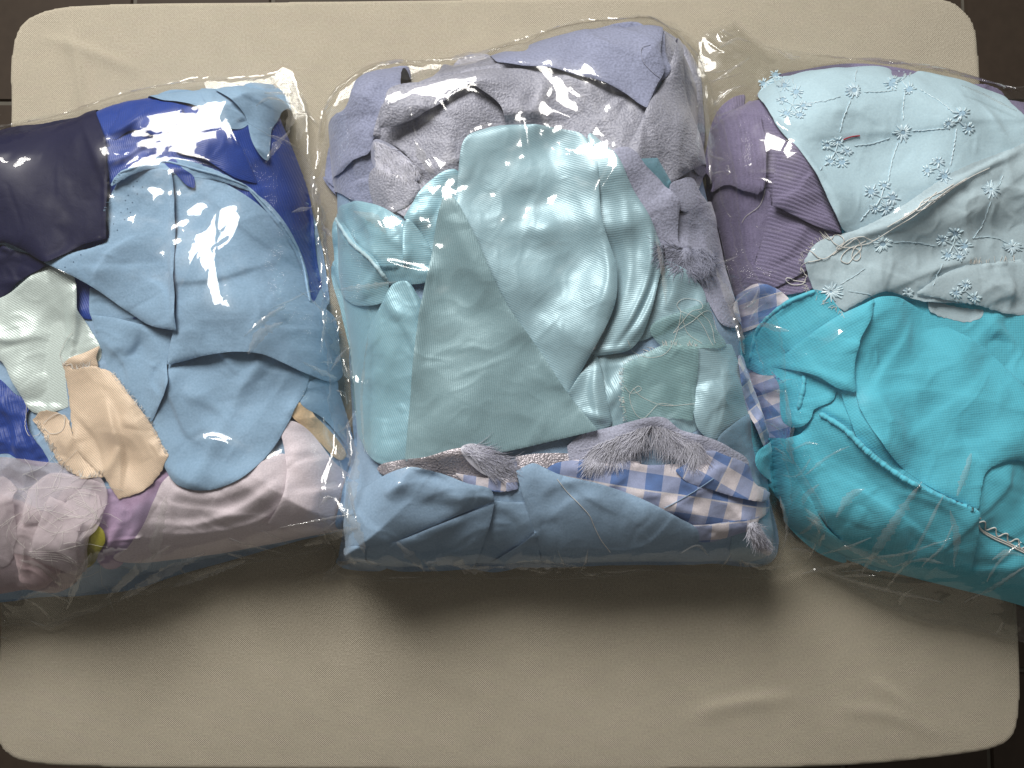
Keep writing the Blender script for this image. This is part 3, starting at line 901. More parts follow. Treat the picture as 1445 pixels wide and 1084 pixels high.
cloth('satin_scrap', 'triangular aqua satin flap lying flat in front of the gathered satin', M['aquadeep'], [
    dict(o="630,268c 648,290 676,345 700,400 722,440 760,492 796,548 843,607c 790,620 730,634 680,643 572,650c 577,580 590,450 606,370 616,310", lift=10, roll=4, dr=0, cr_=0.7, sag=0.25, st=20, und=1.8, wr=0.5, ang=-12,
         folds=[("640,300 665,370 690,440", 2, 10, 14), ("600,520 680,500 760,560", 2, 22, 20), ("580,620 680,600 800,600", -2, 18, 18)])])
cloth('satin_scrap', 'aqua satin rectangle at the right end of the middle bag', M['aqua'], [
    dict(o="978,492c 1000,486 1030,487c 1045,530 1066,575 1050,600 1010,622 984,605 976,560", lift=6, roll=4, st=12, ang=80, und=1.5, folds=[("990,560 1020,545 1050,560", 3, 12, 10)])])
organza = cloth('organza_scrap', 'sheer aqua organza squares with loose threads beside the satin', M['aquasheer'], [
    dict(o="918,462 960,440 1000,427c 1010,465 1022,488 985,492 940,492", lift=4, roll=1, fray=0.3, ang=50),
    dict(o="879,515c 905,503 935,488 985,489c 984,530 978,594c 940,590 884,594", lift=5, roll=1.5, fray=0.3, ang=50)])
cloth('satin_scrap', 'smooth pale blue satin wrapped round the lower right corner of the middle bag', M['satinblue'], [
    dict(o="1010,624 1035,598 1060,582 1070,590 1073,640 1084,700 1094,750 1090,790 1055,796 1030,780 1040,700", lift=4, roll=6, st=12, und=1.2, folds=[("1045,615 1058,660 1068,720", 4, 7, 5)])])
cloth('foil_strip', 'silvery foil suede strip under the fur, bottom left of the middle bag', M['foil'], [
    dict(o="533,660 560,650 600,645 650,632 690,640 722,660 705,690 640,690 590,680 545,672", lift=6, roll=5, folds=[("650,632 675,655 700,680", 3, 4, 3)])])
cloth('foil_strip', 'silvery foil suede strip under the fringed felt, bottom middle of the middle bag', M['foil'], [
    dict(o="728,644c 760,640 800,640 880,650 905,655 860,672 800,668 727,662", lift=5, roll=4)])
cloth('gingham_strip', 'narrow gingham strip crossing in front of the foil suede', M['ginghamsmall'], [
    dict(o="640,667c 680,674 716,676 714,693 690,692 660,685", lift=5, roll=2, ang=-5), dict(o="714,650c 729,650c 731,690c 714,694c", lift=4, roll=2, ang=90)])
felt = cloth('felt_strip', 'grey lilac felt strip fringed with pale fur, above the gingham', M['felt'], [
    dict(o="800,630c 820,614 860,603 915,589 938,590 958,606 1000,618 1030,632 1056,655 1030,662 990,650 950,625 915,612 870,632 810,658", lift=6, roll=3, st=12, und=1, folds=[("830,635 890,612 930,600 975,622", 2, 8, 5)])])
furA = cloth('fur_trim', 'pale grey fur tuft on the foil suede, bottom left of the middle bag', M['fur'], [dict(o="650,634 668,626 700,640 716,655 705,672 680,668", lift=2, roll=3)], cat='fur scrap')
cloth('gingham_scrap', 'blue and pink large-check gingham folded at the lower right of the middle bag', M['gingham'], [
    dict(o="770,668 790,652 880,648 910,656 950,655 1000,652 1040,680 1078,690 1082,712 1066,735 1030,748 988,765 975,742 930,728 860,700 800,682", lift=6, roll=4, st=14, ang=-9, und=1.5, bend=-1.2,
         folds=[("780,662 830,660 880,655 940,662", 3, 4, 5), ("850,690 880,672 870,655", 3, 6, 4), ("945,718 990,690 1020,672", 2.5, 5, 4)]),
    dict(o="958,742c 1000,740 1040,735 1072,728c 1066,742 1040,754 990,765", lift=4, roll=2, ang=6),
    dict(o="952,664c 980,648 1002,636 1025,643 1056,658 1064,682 1080,694c 1078,706 1040,702 1000,690 970,680", lift=6, roll=3, st=12, ang=62, folds=[("1050,660 1066,690", 2, 3, 5)])])
furC = cloth('fur_trim', 'pale fur tuft hanging out at the lower right corner of the middle bag', M['fur'], [dict(o="1052,742 1066,736 1076,752 1082,776 1068,776 1058,760", lift=6, roll=3)], cat='fur scrap')
cloth('cotton_scrap', 'dusty blue cotton folded in facets at the lower left of the middle bag', M['steel'], [
    dict(o="692,706c 715,708 742,709c 752,740 764,790 720,802 668,803c 678,760", lift=3, roll=3, st=12),
    dict(o="756,750c 735,768 712,782 672,803c 700,806 764,796c", lift=3, roll=3, st=10),
    dict(o="500,700 522,684 548,668 580,659 618,667 660,682 692,690 698,708c 640,730 580,762 514,776 494,770", lift=8, roll=5, st=16, und=1.4, folds=[("545,700 566,680 580,662", 5, 3, 9), ("670,700 690,702 697,708", 3, 3, 6)]),
    dict(o="513,773c 560,764 610,744 698,710c 690,745 668,803c 600,806 545,802 522,790", lift=6, roll=4, st=14, und=1.2),
    dict(o="476,790 492,770 514,772 520,790 545,803 490,802", lift=4, roll=4, wr=1.2, folds=[("480,785 500,778 515,775", 3, 3, 3)])])
cloth('cotton_scrap', 'dusty blue cotton with a drawn white thread, bottom middle of the middle bag', M['steel'], [
    dict(o="728,665c 752,654 768,660 790,670 850,684 910,706 960,732 984,746 988,764 980,772 920,782 840,782 764,788c 752,745 738,700", lift=9, roll=5, st=18, und=1.2, folds=[("735,670 750,720 764,780", 2, 5, 6), ("790,690 830,730 880,760", 1.5, 16, 16)])])

# ------------------------------------------------------------------ right bag
cloth('chiffon_scrap', 'turquoise chiffon lining the underside of the right bag', M['turq'], [
    dict(o="1064,640 1040,480 1030,220 1150,150 1400,180 1560,240 1560,900 1445,856 1330,826 1200,792 1118,745 1090,690", lift=2, roll=7, und=2.5, wr=1.6,
         folds=[("1130,740 1200,780 1300,800", 5, 5, 7), ("1300,800 1380,805 1460,790", 5, 5, 8), ("1380,830 1420,800 1460,760", 5, 5, 8), ("1380,440 1420,480 1460,520", 5, 6, 8)])])
cloth('knit_scrap', 'purple ribbed knit strip along the top edge of the right bag', M['knit'], [
    dict(o="1085,112 1140,96 1200,88 1262,93 1332,112 1420,140 1440,190 1300,160 1180,135 1090,135", lift=4, roll=5, k=2, rib=(3.4, 0.9), ang=35)])
cloth('knit_scrap', 'purple ribbed knit folded in thick tubes at the left of the right bag', M['knit'], [
    dict(o="1002,230 1020,160 1060,145 1110,190 1188,325 1150,405 1050,424 1036,415 1015,340", lift=2, roll=5, k=2, rib=(3.4, 0.9), ang=70),
    dict(o="1000,258c 1040,262 1083,268 1087,295 1076,335 1060,380 1046,415 1034,416 1018,350", lift=4, roll=6, st=12, k=2, rib=(3.3, 1.4), ang=5),
    dict(o="1086,288c 1110,300 1145,310 1186,328c 1172,342 1152,352 1150,372 1110,398 1062,420 1036,416c 1060,380 1078,330", lift=4, roll=5, st=14, k=2, rib=(3.6, 1.3), ang=60),
    dict(o="999,262 1003,190 1014,155 1036,138 1052,136 1066,152 1076,182 1080,220 1078,266 1070,275c 1045,270 1020,264", lift=13, roll=9, st=12, k=2, rib=(3.3, 1.4), ang=3,
         folds=[("1035,145 1040,170 1050,185", 4, 5, 4), ("1000,262 1040,266 1078,274", 2.5, 5, 4)]),
    dict(o="1088,292c 1092,245 1102,212 1114,200 1150,242 1172,285 1186,330c 1150,318 1120,305", lift=11, roll=6, st=14, k=2, rib=(3.6, 1.3), ang=64)])
cloth('gingham_scrap', 'crumpled blue gingham squeezed between the turquoise chiffon and the bag side', M['ginghamsmall'], [
    dict(o="1040,505 1075,515 1088,528 1106,548 1112,600 1088,646 1072,634 1056,580", lift=8, roll=6, wr=3.4, und=3, cr_=4, dr=2, ang=30, folds=[("1072,565 1090,580 1108,582", 5, 3, 4), ("1075,590 1095,600 1108,602", 5, 3, 3), ("1070,610 1085,620 1095,628", 4, 3, 3), ("1060,545 1085,550 1100,548", 5, 3, 4)]),
    dict(o="1032,440 1040,418 1062,402 1082,402 1104,412 1114,425 1082,452 1058,466 1042,466", lift=7, roll=6, wr=2, und=1.5, ang=10, folds=[("1045,440 1060,415 1090,410", 4, 6, 5)])])
eye1 = cloth('eyelet_scrap', 'pale blue cotton embroidered with flowers, spread smooth over the top of the right bag', M['eyelet'], [
    dict(o="1068,140 1080,118 1092,108 1118,106c 1150,98 1200,97 1236,105 1262,112 1300,106 1340,118 1380,138 1420,152 1460,180 1560,210 1560,320 1445,300 1300,322 1192,330 1178,312 1152,252 1112,196 1090,170", lift=8, roll=5, st=18, und=1.5, wr=0.4,
         folds=[("1120,125 1200,128 1290,140 1380,185", 1.5, 6, 6), ("1110,195 1150,245 1185,315", 2, 4, 8), ("1380,150 1410,190 1440,215", 3, 5, 6)])])
eye2 = cloth('eyelet_scrap', 'pale blue embroidered cotton with frayed rolled edge, lying across the lower half of the other', M['eyelet2'], [
    dict(o="1310,425 1345,432 1388,438c 1384,448 1370,454 1340,450 1312,440", lift=1, roll=1, fray=0.4),
    dict(o="1132,368c 1150,345 1170,334 1200,328 1250,305 1300,272 1350,240 1420,212 1560,190 1560,445 1445,430 1370,428 1300,426 1250,412 1210,428 1190,440c 1150,412 1138,390", lift=5, roll=3, st=14, und=1.8, wr=1.6, fray=0.25,
         folds=[("1180,345 1250,322 1300,292 1350,258 1445,208", 8, 4, 4), ("1250,410 1320,380 1380,365", 2.5, 6, 3), ("1330,300 1400,290 1440,330", 1.5, 8, 8), ("1280,350 1300,390 1310,410", 1.5, 6, 6)]),
    dict(o="1290,415c 1330,388 1366,374 1400,371 1440,366c 1470,400 1470,436 1425,443 1380,432", lift=5, roll=4, fray=0.4, wr=1.0, folds=[("1416,376 1424,405 1420,438", 4, 4, 7)])])
turq = cloth('chiffon_scrap', 'bright turquoise chiffon with rolled hems filling the lower half of the right bag', M['turq'], [
    dict(o="1056,512 1058,490 1068,464 1084,446 1110,424 1148,408c 1166,412 1185,435 1196,444c 1160,480 1120,520 1080,530", lift=6, roll=3, st=12, und=1.4, ang=35, folds=[("1062,492 1085,454 1115,430 1150,415", 2.5, 4, 2.5)]),
    dict(o="1062,650 1096,618 1112,640 1130,690 1162,742 1194,790 1150,778 1110,738 1088,690", lift=4, roll=5, und=2, ang=60, folds=[("1080,660 1100,650 1112,640", 4, 4, 4), ("1110,700 1140,740 1180,780", 5, 5, 7)]),
    dict(o="1372,738 1380,700 1386,665 1412,645 1460,632 1560,640 1560,860 1450,770 1405,748", lift=5, roll=6, st=12, und=2, ang=40, folds=[("1383,664 1380,690 1378,730", 3, 4, 6), ("1400,670 1430,700 1460,700", 3, 8, 8)]),
    dict(o="1185,553c 1200,552 1212,566 1222,600 1262,640 1310,676 1380,722c 1370,728 1300,702 1245,660 1208,620", lift=4, roll=4, ang=40),
    dict(o="1104,622 1128,612 1150,590 1160,583c 1185,596 1215,625 1258,662 1310,696 1377,722c 1376,750 1372,790 1368,808c 1300,802 1235,806 1198,776 1160,730 1122,680", lift=7, roll=5, st=16, und=1.8, ang=20,
         folds=[("1158,586 1190,606 1225,640 1280,680 1340,706 1374,720", 4.5, 4, 2.5), ("1120,640 1160,700 1200,770", 4, 10, 7), ("1230,700 1260,750 1275,800", 4.5, 9, 6), ("1180,640 1230,690 1250,740", -4, 10, 12), ("1300,720 1320,760 1325,800", 4, 7, 5)]),
    dict(o="1104,595 1100,560 1090,517c 1120,522 1150,536 1182,550c 1176,565 1148,578 1142,592 1120,604", lift=5, roll=4, ang=15, wr=1.2, folds=[("1134,530 1128,555 1126,578", 3.5, 3, 3), ("1108,590 1125,600 1140,590", 3, 3, 3)]),
    dict(o="1207,552c 1200,530 1205,500 1214,465 1228,424c 1245,418 1270,420 1300,434 1345,462 1395,492 1432,528 1470,580 1560,640 1560,700 1440,650 1395,664 1382,720c 1320,690 1250,636 1215,582", lift=8, roll=5, st=22, und=2.2, wr=0.5, ang=8,
         folds=[("1225,440 1250,450 1300,500", 2, 18, 18), ("1230,520 1290,560 1330,640", -4, 16, 20), ("1250,450 1290,520 1300,600 1330,660", 3.5, 12, 9), ("1320,460 1360,540 1370,620", 4, 14, 9), ("1390,500 1420,560 1430,610", -4, 12, 14), ("1222,560 1260,600 1310,640", 3, 9, 6), ("1380,640 1410,620 1445,590", 3, 12, 14), ("1330,620 1375,640 1400,655", 2.5, 8, 10)]),
    dict(o="1089,517c 1130,482 1180,448 1236,421c 1228,450 1212,480 1204,515 1208,554c 1180,549 1150,532 1120,523", lift=8, roll=4, st=16, und=1.5, ang=30, folds=[("1092,516 1150,528 1204,551", 2.5, 5, 3), ("1150,490 1180,500 1200,540", -1.5, 10, 10)])])

# ------------------------------------------------------------------ fur, threads, embroidery
def fur(parent, region, root_to_tip, n, ln, r, mat, spread=0.35, lift=1.2):
    q, c = parse(region)
    A = Acc()
    lo, hi = q.min(0), q.max(0)
    roots = []
    from_poly = outline(q, c, 3.0)
    while len(roots) < n:
        p = lo + rng.random((400, 2)) * (hi - lo)
        _, _, _, ins, _, _ = dist_poly(p[:, 0], p[:, 1], from_poly)
        roots += list(p[ins])
    roots = np.array(roots[:n])
    W = lay(roots, 1.0)
    Z = hs(W, H)
    clump = rng.standard_normal((14, 3)) * 0.3
    for i in range(n):
        dx, dy = root_to_tip(roots[i]) if callable(root_to_tip) else root_to_tip
        dv = np.array([dx, -dy]) + clump[int(roots[i][0] * 0.35 + roots[i][1] * 0.2) % 14][:2] + rng.standard_normal(2) * spread * 0.5
        dv /= np.linalg.norm(dv) + 1e-9
        l = ln * (0.6 + 0.6 * rng.random())
        bend = (rng.random() - 0.5) * 0.7
        P = []
        for t in (0, 0.35, 0.7, 1.0):
            a = bend * t
            d2 = np.array([dv[0] * math.cos(a) - dv[1] * math.sin(a), dv[0] * math.sin(a) + dv[1] * math.cos(a)])
            xy = W[i] + d2 * l * t
            P.append([xy[0], xy[1], 0])
        P = np.array(P)
        zz = hs(P[:, :2], H)
        P[:, 2] = np.maximum(zz, Z[i] - 3) + lift * (0.4 + rng.random()) * np.array([0.2, 0.9, 1.0, 0.7])
        A.add(tube_arrays(P, [r, r * 0.9, r * 0.6, r * 0.2], 3))
    o = A.build('fur', mat, parent)
    o['kind'] = 'stuff'
    return o


fur(furA, "652,632 668,626 690,634 714,652 705,672 686,668 668,650", (0.9, 0.45), 750, 20, 0.35, M['fur'])
fur(felt, "832,634 880,612 918,600 940,604 975,620 990,630 960,640 935,622 910,620 870,640 838,648", lambda p: (-0.35 if p[0] < 920 else 0.55, 1.0), 1900, 24, 0.35, M['fur'])
fur(furC, "1052,742 1066,736 1076,752 1080,768 1066,770", (0.45, 1.0), 300, 13, 0.35, M['fur'])
fur(furbase, "928,345 960,350 1000,352 1010,372 990,390 955,380 935,368", lambda p: (-0.8, 0.3) if p[0] < 965 else (0.5, 0.9), 600, 15, 0.3, M['furdark'], 0.6, 1.0)
plushfur = cloth('fur_trim', 'slate fur showing under the folded edge of the grey plush, upper left of the middle bag', M['furdark'], [dict(o="527,200 545,202 565,215 592,245 590,256 560,250 528,236", lift=1, roll=1)], cat='fur scrap')
fur(plushfur, "528,200 548,206 572,222 590,246 560,246 530,230", (0.45, 1.0), 1000, 15, 0.35, M['fur'], 0.4)


def threads(name, label, mat, paths, r=0.45, cat='thread', parent=None, wob=2.0, group=None):
    if len(paths) > 1 and len(paths) < 30:
        root = bpy.data.objects.new(name, None)
        COL.objects.link(root)
        for p in paths:
            add_mesh('strand', *tube_arrays(thread_path(p, r + 0.3, 1.5, wob), r, 4), mat, None, True, root)
        tag(root, label, cat, group)
        return root
    A = Acc()
    for p in paths:
        A.add(tube_arrays(thread_path(p, r + 0.3, 1.5, wob), r, 4))
    o = A.build(name, mat, parent)
    if parent is None: tag(o, label, cat, group)
    return o


threads('loose_thread', 'short dark red thread on the pale blue embroidered cotton', M['red'], ["1189,198 1196,195 1204,193 1213,192"], 0.75, wob=0.3)
threads('loose_thread', 'tangled cream threads on the rolled edge of the embroidered cotton', M['thread'], [
    "1158,325 1170,338 1182,330 1190,342 1180,352 1196,345 1208,338 1215,350 1205,362 1196,372 1186,366 1200,350 1225,344 1240,336",
    "1175,360 1190,350 1210,352 1214,362 1208,368 1202,362 1206,350 1222,340", "1138,352 1150,362 1162,366 1178,356 1196,340 1215,335 1232,340",
    "1130,382 1132,374 1145,370 1160,366", "1132,378 1138,390 1134,400 1118,402 1108,394 1122,396 1138,398", "1165,326 1178,345 1188,350", "1250,322 1270,310 1285,300 1300,290 1320,272",
    "1270,312 1290,298 1300,285 1322,274 1342,262", "1290,300 1302,296 1330,276", "1296,288 1320,282 1345,265 1370,250 1395,238", "1240,336 1262,322 1288,306 1310,288 1338,268 1360,254"], 0.5)
threads('loose_thread', 'loops of fine aqua thread over the sheer organza squares', M['thread'], [
    "885,480 892,495 915,505 940,498 955,470 960,440 955,430 965,422 985,425 990,435 975,440 962,455 950,470", "950,470 975,455 1000,440 1012,470", "985,440 1000,455 1008,485", "880,545 890,555 905,550 900,545 888,560 905,590 930,570 950,572",
    "893,548 905,560 935,572 980,570", "962,446 970,470 990,485", "960,440 985,452 1005,488"], 0.2)
threads('loose_thread', 'curled cream thread beside the beige satin', M['thread'], ["38,570 38,595 45,615 54,612 58,600", "64,605 72,612 88,608 92,590 84,584 70,590 62,598", "87,512 85,500 92,485 104,470"], 0.28)
threads('loose_thread', 'thin grey thread curled on the smooth periwinkle suede', M['furdark'], ["917,66 905,70 906,85 916,98 930,112"], 0.35, wob=0.5)
threads('loose_thread', 'fine white thread drawn across the dusty blue cotton', M['thread'], ["786,676 800,694 818,712 832,728 838,742 848,762 860,778"], 0.4, wob=0.3)
threads('loose_thread', 'blue thread lying slanted across the large-check gingham', M['steel'], ["938,717 960,705 985,690 1006,675"], 0.45, wob=0.5)
threads('loose_thread', 'fine white thread trailing down the purple knit', M['thread'], ["1082,240 1082,262 1072,290 1052,306 1046,315"], 0.3, wob=0.6)
pth = []
for i in range(45):
    x, y = 10 + 140 * rng.random(), 660 + 140 * rng.random()
    a, l = rng.random() * 6.28, 12 + 26 * rng.random()
    b = a + rng.standard_normal() * 0.5
    pth.append("%.1f,%.1f %.1f,%.1f %.1f,%.1f" % (x, y, x + l * math.cos(a), y + l * math.sin(a), x + l * math.cos(a) + l * math.cos(b), y + l * math.sin(a) + l * math.sin(b)))
for k in range(4):
    pth.append("%d,%d %d,%d %d,%d" % (104 + k, 702 + 3 * k, 125 + k, 712 + 3 * k, 146 + k, 735 + 3 * k))
    pth.append("%d,%d %d,%d %d,%d" % (45, 777 + 3 * k, 85, 780 + 3 * k, 124, 793 + 3 * k))
o = threads('frayed_threads', 'fine white threads straying all over the pale tulle', M['thread'], pth, 0.15, wob=3)
o['kind'] = 'stuff'
threads('overlock_seam', 'white overlock stitching along a turquoise edge at the lower right', M['thread'], ["1376,730 1384,746 1400,756 1420,765 1445,777 1475,792", "1376,735 1386,750 1402,760 1422,769 1447,781 1476,796",
        " ".join("%.0f,%.0f" % (1378 + 8 * i + (2 if i % 2 else -2), 736 + 4.2 * i + (i == 0) * 0 + (-4 if i % 2 else 4)) for i in range(12))], 0.8, cat='seam stitching', wob=0.3)


def radial_flower(parent, cx, cy, eyelets, er, sl, nst):
    """Flat discs coloured as shaded eyelet holes, ringed by satin stitches."""
    A, B = Acc(), []
    for ex, ey in eyelets:
        c = np.array([cx + ex, cy + ey]) + rng.standard_normal(2) * 1.0
        er_, sl_ = er * (0.8 + 0.4 * rng.random()), sl * (0.75 + 0.5 * rng.random())
        sq = np.array([1.0, 0.7 + 0.3 * rng.random()])
        ring = [c + np.array([math.cos(t), math.sin(t)]) * er_ * sq for t in np.linspace(0, 2 * math.pi, 12, endpoint=False)]
        allp = np.array([c] + ring)
        P = lay(allp, 0.4)
        z = hs(P, H) + 0.45
        V = np.column_stack([P, z])
        q = np.array([[0, 1 + i, 1 + (i + 1) % 12, 1 + (i + 1) % 12] for i in range(12)])
        q = q[:, [0, 2, 1]]
        B.append((V, q))
        for i in range(nst):
            t = 2 * math.pi * (i + rng.random() * 0.5) / nst
            l = sl_ * (0.5 + 0.8 * rng.random())
            t2 = t + rng.standard_normal() * 0.12
            a = c + np.array([math.cos(t), math.sin(t)]) * er_ * 0.95 * sq
            b = c + np.array([math.cos(t2), math.sin(t2)]) * (er_ + l) * sq
            pp = np.array([a, (a + b) / 2, b])
            P = lay(pp, 0.6)
            z = hs(P, H) + np.array([0.5, 1.0, 0.5])
            A.add(tube_arrays(np.column_stack([P, z]), [0.7, 1.1, 0.6], 5))
    if len(eyelets) > 1:
        for ex, ey in eyelets:
            pp = np.array([[cx, cy], [cx + ex * 0.5, cy + ey * 0.5], [cx + ex * 0.9, cy + ey * 0.9]])
            P = lay(pp, 0.6)
            A.add(tube_arrays(np.column_stack([P, hs(P, H) + np.array([0.5, 0.9, 0.5])]), [0.5, 0.8, 0.5], 5))
    f = A.build('embroidered_flower', M['threadblue'], parent)
    for V, q in B: add_mesh('eyelet', V, q, M['hole_shade'], None, True, f)


five = [(-14, -8), (4, -16), (16, 0), (10, 15), (-8, 14)]
four = [(-10, -6), (6, -8), (-6, 10), (11, 8)]
three = [(-13, 3), (2, -9), (12, 10)]
for par, cx, cy, kind in ((eye1, 1118, 148, five), (eye1, 1179, 214, five), (eye1, 1243, 279, five), (eye1, 1352, 172, three), (eye1, 1268, 118, three),
                          (eye1, 1093, 114, three), (eye1, 1322, 238, three), (eye2, 1345, 346, five), (eye2, 1362, 411, three)):
    radial_flower(par, cx, cy, kind, 4.2, 6.0, 10)
for par, cx, cy, er, sl in ((eye1, 1203, 131, 4, 9), (eye1, 1273, 187, 4, 10), (eye2, 1244, 344, 4, 10), (eye2, 1398, 268, 2, 11), (eye2, 1430, 348, 2, 10), (eye2, 1174, 411, 2, 15), (eye2, 1280, 414, 2, 7)):
    radial_flower(par, cx, cy, [(0, 0)], er, sl, 22)


def stitches(parent, s, dash=7, r=0.7):
    q, c = parse(s)
    Q = cr(q, False, 1.0)
    A = Acc()
    L = np.concatenate([[0], np.cumsum(np.linalg.norm(np.diff(Q, axis=0), axis=1))])
    t = 0.0
    while t + dash < L[-1]:
        tt = np.array([t, t + dash * 0.5, t + dash])
        pp = np.column_stack([np.interp(tt, L, Q[:, 0]), np.interp(tt, L, Q[:, 1])]) + rng.standard_normal((3, 2)) * 0.4
        P = lay(pp, 0.6)
        A.add(tube_arrays(np.column_stack([P, hs(P, H) + np.array([0.3, 0.7, 0.3])]), [r * 0.6, r, r * 0.6], 5))
        t += dash * 0.93
    A.build('stitch_line', M['threadblue'], parent)


for s in ("1202,97 1205,118", "1200,143 1192,160 1184,190", "1134,146 1160,144 1190,136", "1218,131 1245,131 1270,128", "1275,130 1274,150 1275,172", "1268,200 1258,230 1253,258", "1205,206 1230,203 1258,194",
          "1288,185 1315,183 1346,180", "1350,182 1346,205 1340,238", "1160,236 1152,246", "1228,296 1212,314", "1295,128 1325,146 1348,165", "1113,108 1120,125", "1170,200 1180,195"):
    stitches(eye1, s)
for s in ("1262,342 1290,342 1322,348", "1372,338 1388,315 1398,282", "1330,372 1315,405", "1410,262 1420,240", "1372,336 1400,335 1425,344", "1196,411 1215,414 1240,420", "1185,402 1205,390 1222,378"):
    stitches(eye2, s, 9, 0.5)
A = Acc()
for i in range(28):                      # short frayed ends along the torn right-hand edge
    x = 1368 + 66 * rng.random()
    y = 373 - (x - 1366) * 0.06
    A.add(tube_arrays(thread_path("%.1f,%.1f %.1f,%.1f" % (x, y, x + rng.standard_normal() * 2, y - 3 - 6 * rng.random()), 0.5, 1.5), 0.3, 3))
fe = A.build('frayed_edge', M['thread'], eye2)
fe['kind'] = 'stuff'

def hem(parent, s, r0, mat, twist=13.0, amp=0.09):
    Q = thread_path(s, r0 * 0.35, 1.2)
    t = np.arange(len(Q))
    rr = r0 * (1 + amp * np.sin(t * 2 * np.pi / twist) + 0.10 * rng.standard_normal(len(Q)))
    rr[:3] *= (0.3, 0.6, 0.9)
    rr[-3:] *= (0.9, 0.6, 0.3)
    Q[:, :2] += np.column_stack([np.convolve(rng.standard_normal(len(Q)), np.ones(5) / 5, 'same') for _ in range(2)]) * 0.25
    return add_mesh('rolled_hem', *tube_arrays(Q, rr, 8), mat, None, True, parent)


hem(turq, "1058,508 1066,470 1084,448 1110,428 1150,411", 2.2, M['hemturq'])
hem(turq, "1156,584 1190,605 1225,640 1280,680 1340,706 1376,722", 2.9, M['hemturq'], 11, 0.10)
hem(turq, "1136,528 1132,550 1126,578", 2.4, M['hemturq'])
hem(bluecot, "163,260 170,250 190,240 216,226 265,236 345,262 375,290 402,322 428,368 439,426", 1.3, M['hemblue'])
hem(aquafold, "474,306 482,322 498,345 522,366 548,398", 2.0, M['hemaqua'], 9, 0.08)
A = Acc()
for hx, hy in ((193, 256), (201, 264), (188, 263), (194, 274), (181, 276), (187, 286), (177, 283), (180, 295), (171, 300), (176, 310), (184, 300), (166, 325), (115, 360), (104, 370), (94, 378), (160, 316)):
    c_ = np.array([[hx + 0.9 * math.cos(t), hy + 0.9 * math.sin(t)] for t in np.linspace(0, 2 * math.pi, 6, endpoint=False)])
    Pp = lay(np.vstack([c_, [[hx, hy]]]), 0.3)
    A.add((np.column_stack([Pp, hs(Pp, H) + 0.25]), np.array([[6, (i + 1) % 6, i, i] for i in range(6)])[:, :3]))
nh = A.build('needle_hole_shade', M['pinhole_shade'], bluecot)
nh['kind'] = 'stuff'

def fringe(parent, s, n, ln, mat, side=1, r=0.22):
    q, c = parse(s)
    Q = cr(q, False, 1.0)
    A = Acc()
    for _ in range(n):
        i = rng.integers(1, len(Q) - 1)
        T = Q[i + 1 if i + 1 < len(Q) else i] - Q[i - 1]
        N = np.array([T[1], -T[0]]) / (np.linalg.norm(T) + 1e-9) * side
        a = Q[i] - N * 1.0
        l = ln * (0.4 + 0.9 * rng.random())
        b = a + N * l + T / (np.linalg.norm(T) + 1e-9) * l * rng.standard_normal() * 0.6
        m_ = (a + b) / 2 + rng.standard_normal(2) * 0.8
        A.add(tube_arrays(thread_path('%.1f,%.1f %.1f,%.1f %.1f,%.1f' % (*a, *m_, *b), 0.5, 1.5), r, 3))
    o = A.build('frayed_edge', mat, parent)
    o['kind'] = 'stuff'


fringe(beige, "158,527 186,562 208,592 228,630 235,641", 90, 4.5, M['thread'], 1)
fringe(beige, "50,600 66,625 84,655 112,672 146,672", 70, 8, M['thread'], 1)
fringe(beige, "88,512 105,520 128,516", 25, 7, M['thread'], 1)
fringe(eye2, "1190,440 1145,412 1136,390 1132,368 1150,345 1170,334", 60, 7, M['thread'], 1)
fringe(organza, "879,515 905,503 935,488 985,489", 40, 7, M['thread'], 1)
fringe(organza, "884,594 879,560 879,515", 30, 6, M['thread'], 1)
fringe(bluecot, "150,300 156,280 166,257 186,239 216,221", 60, 3, M['hemblue'], 1, 0.2)

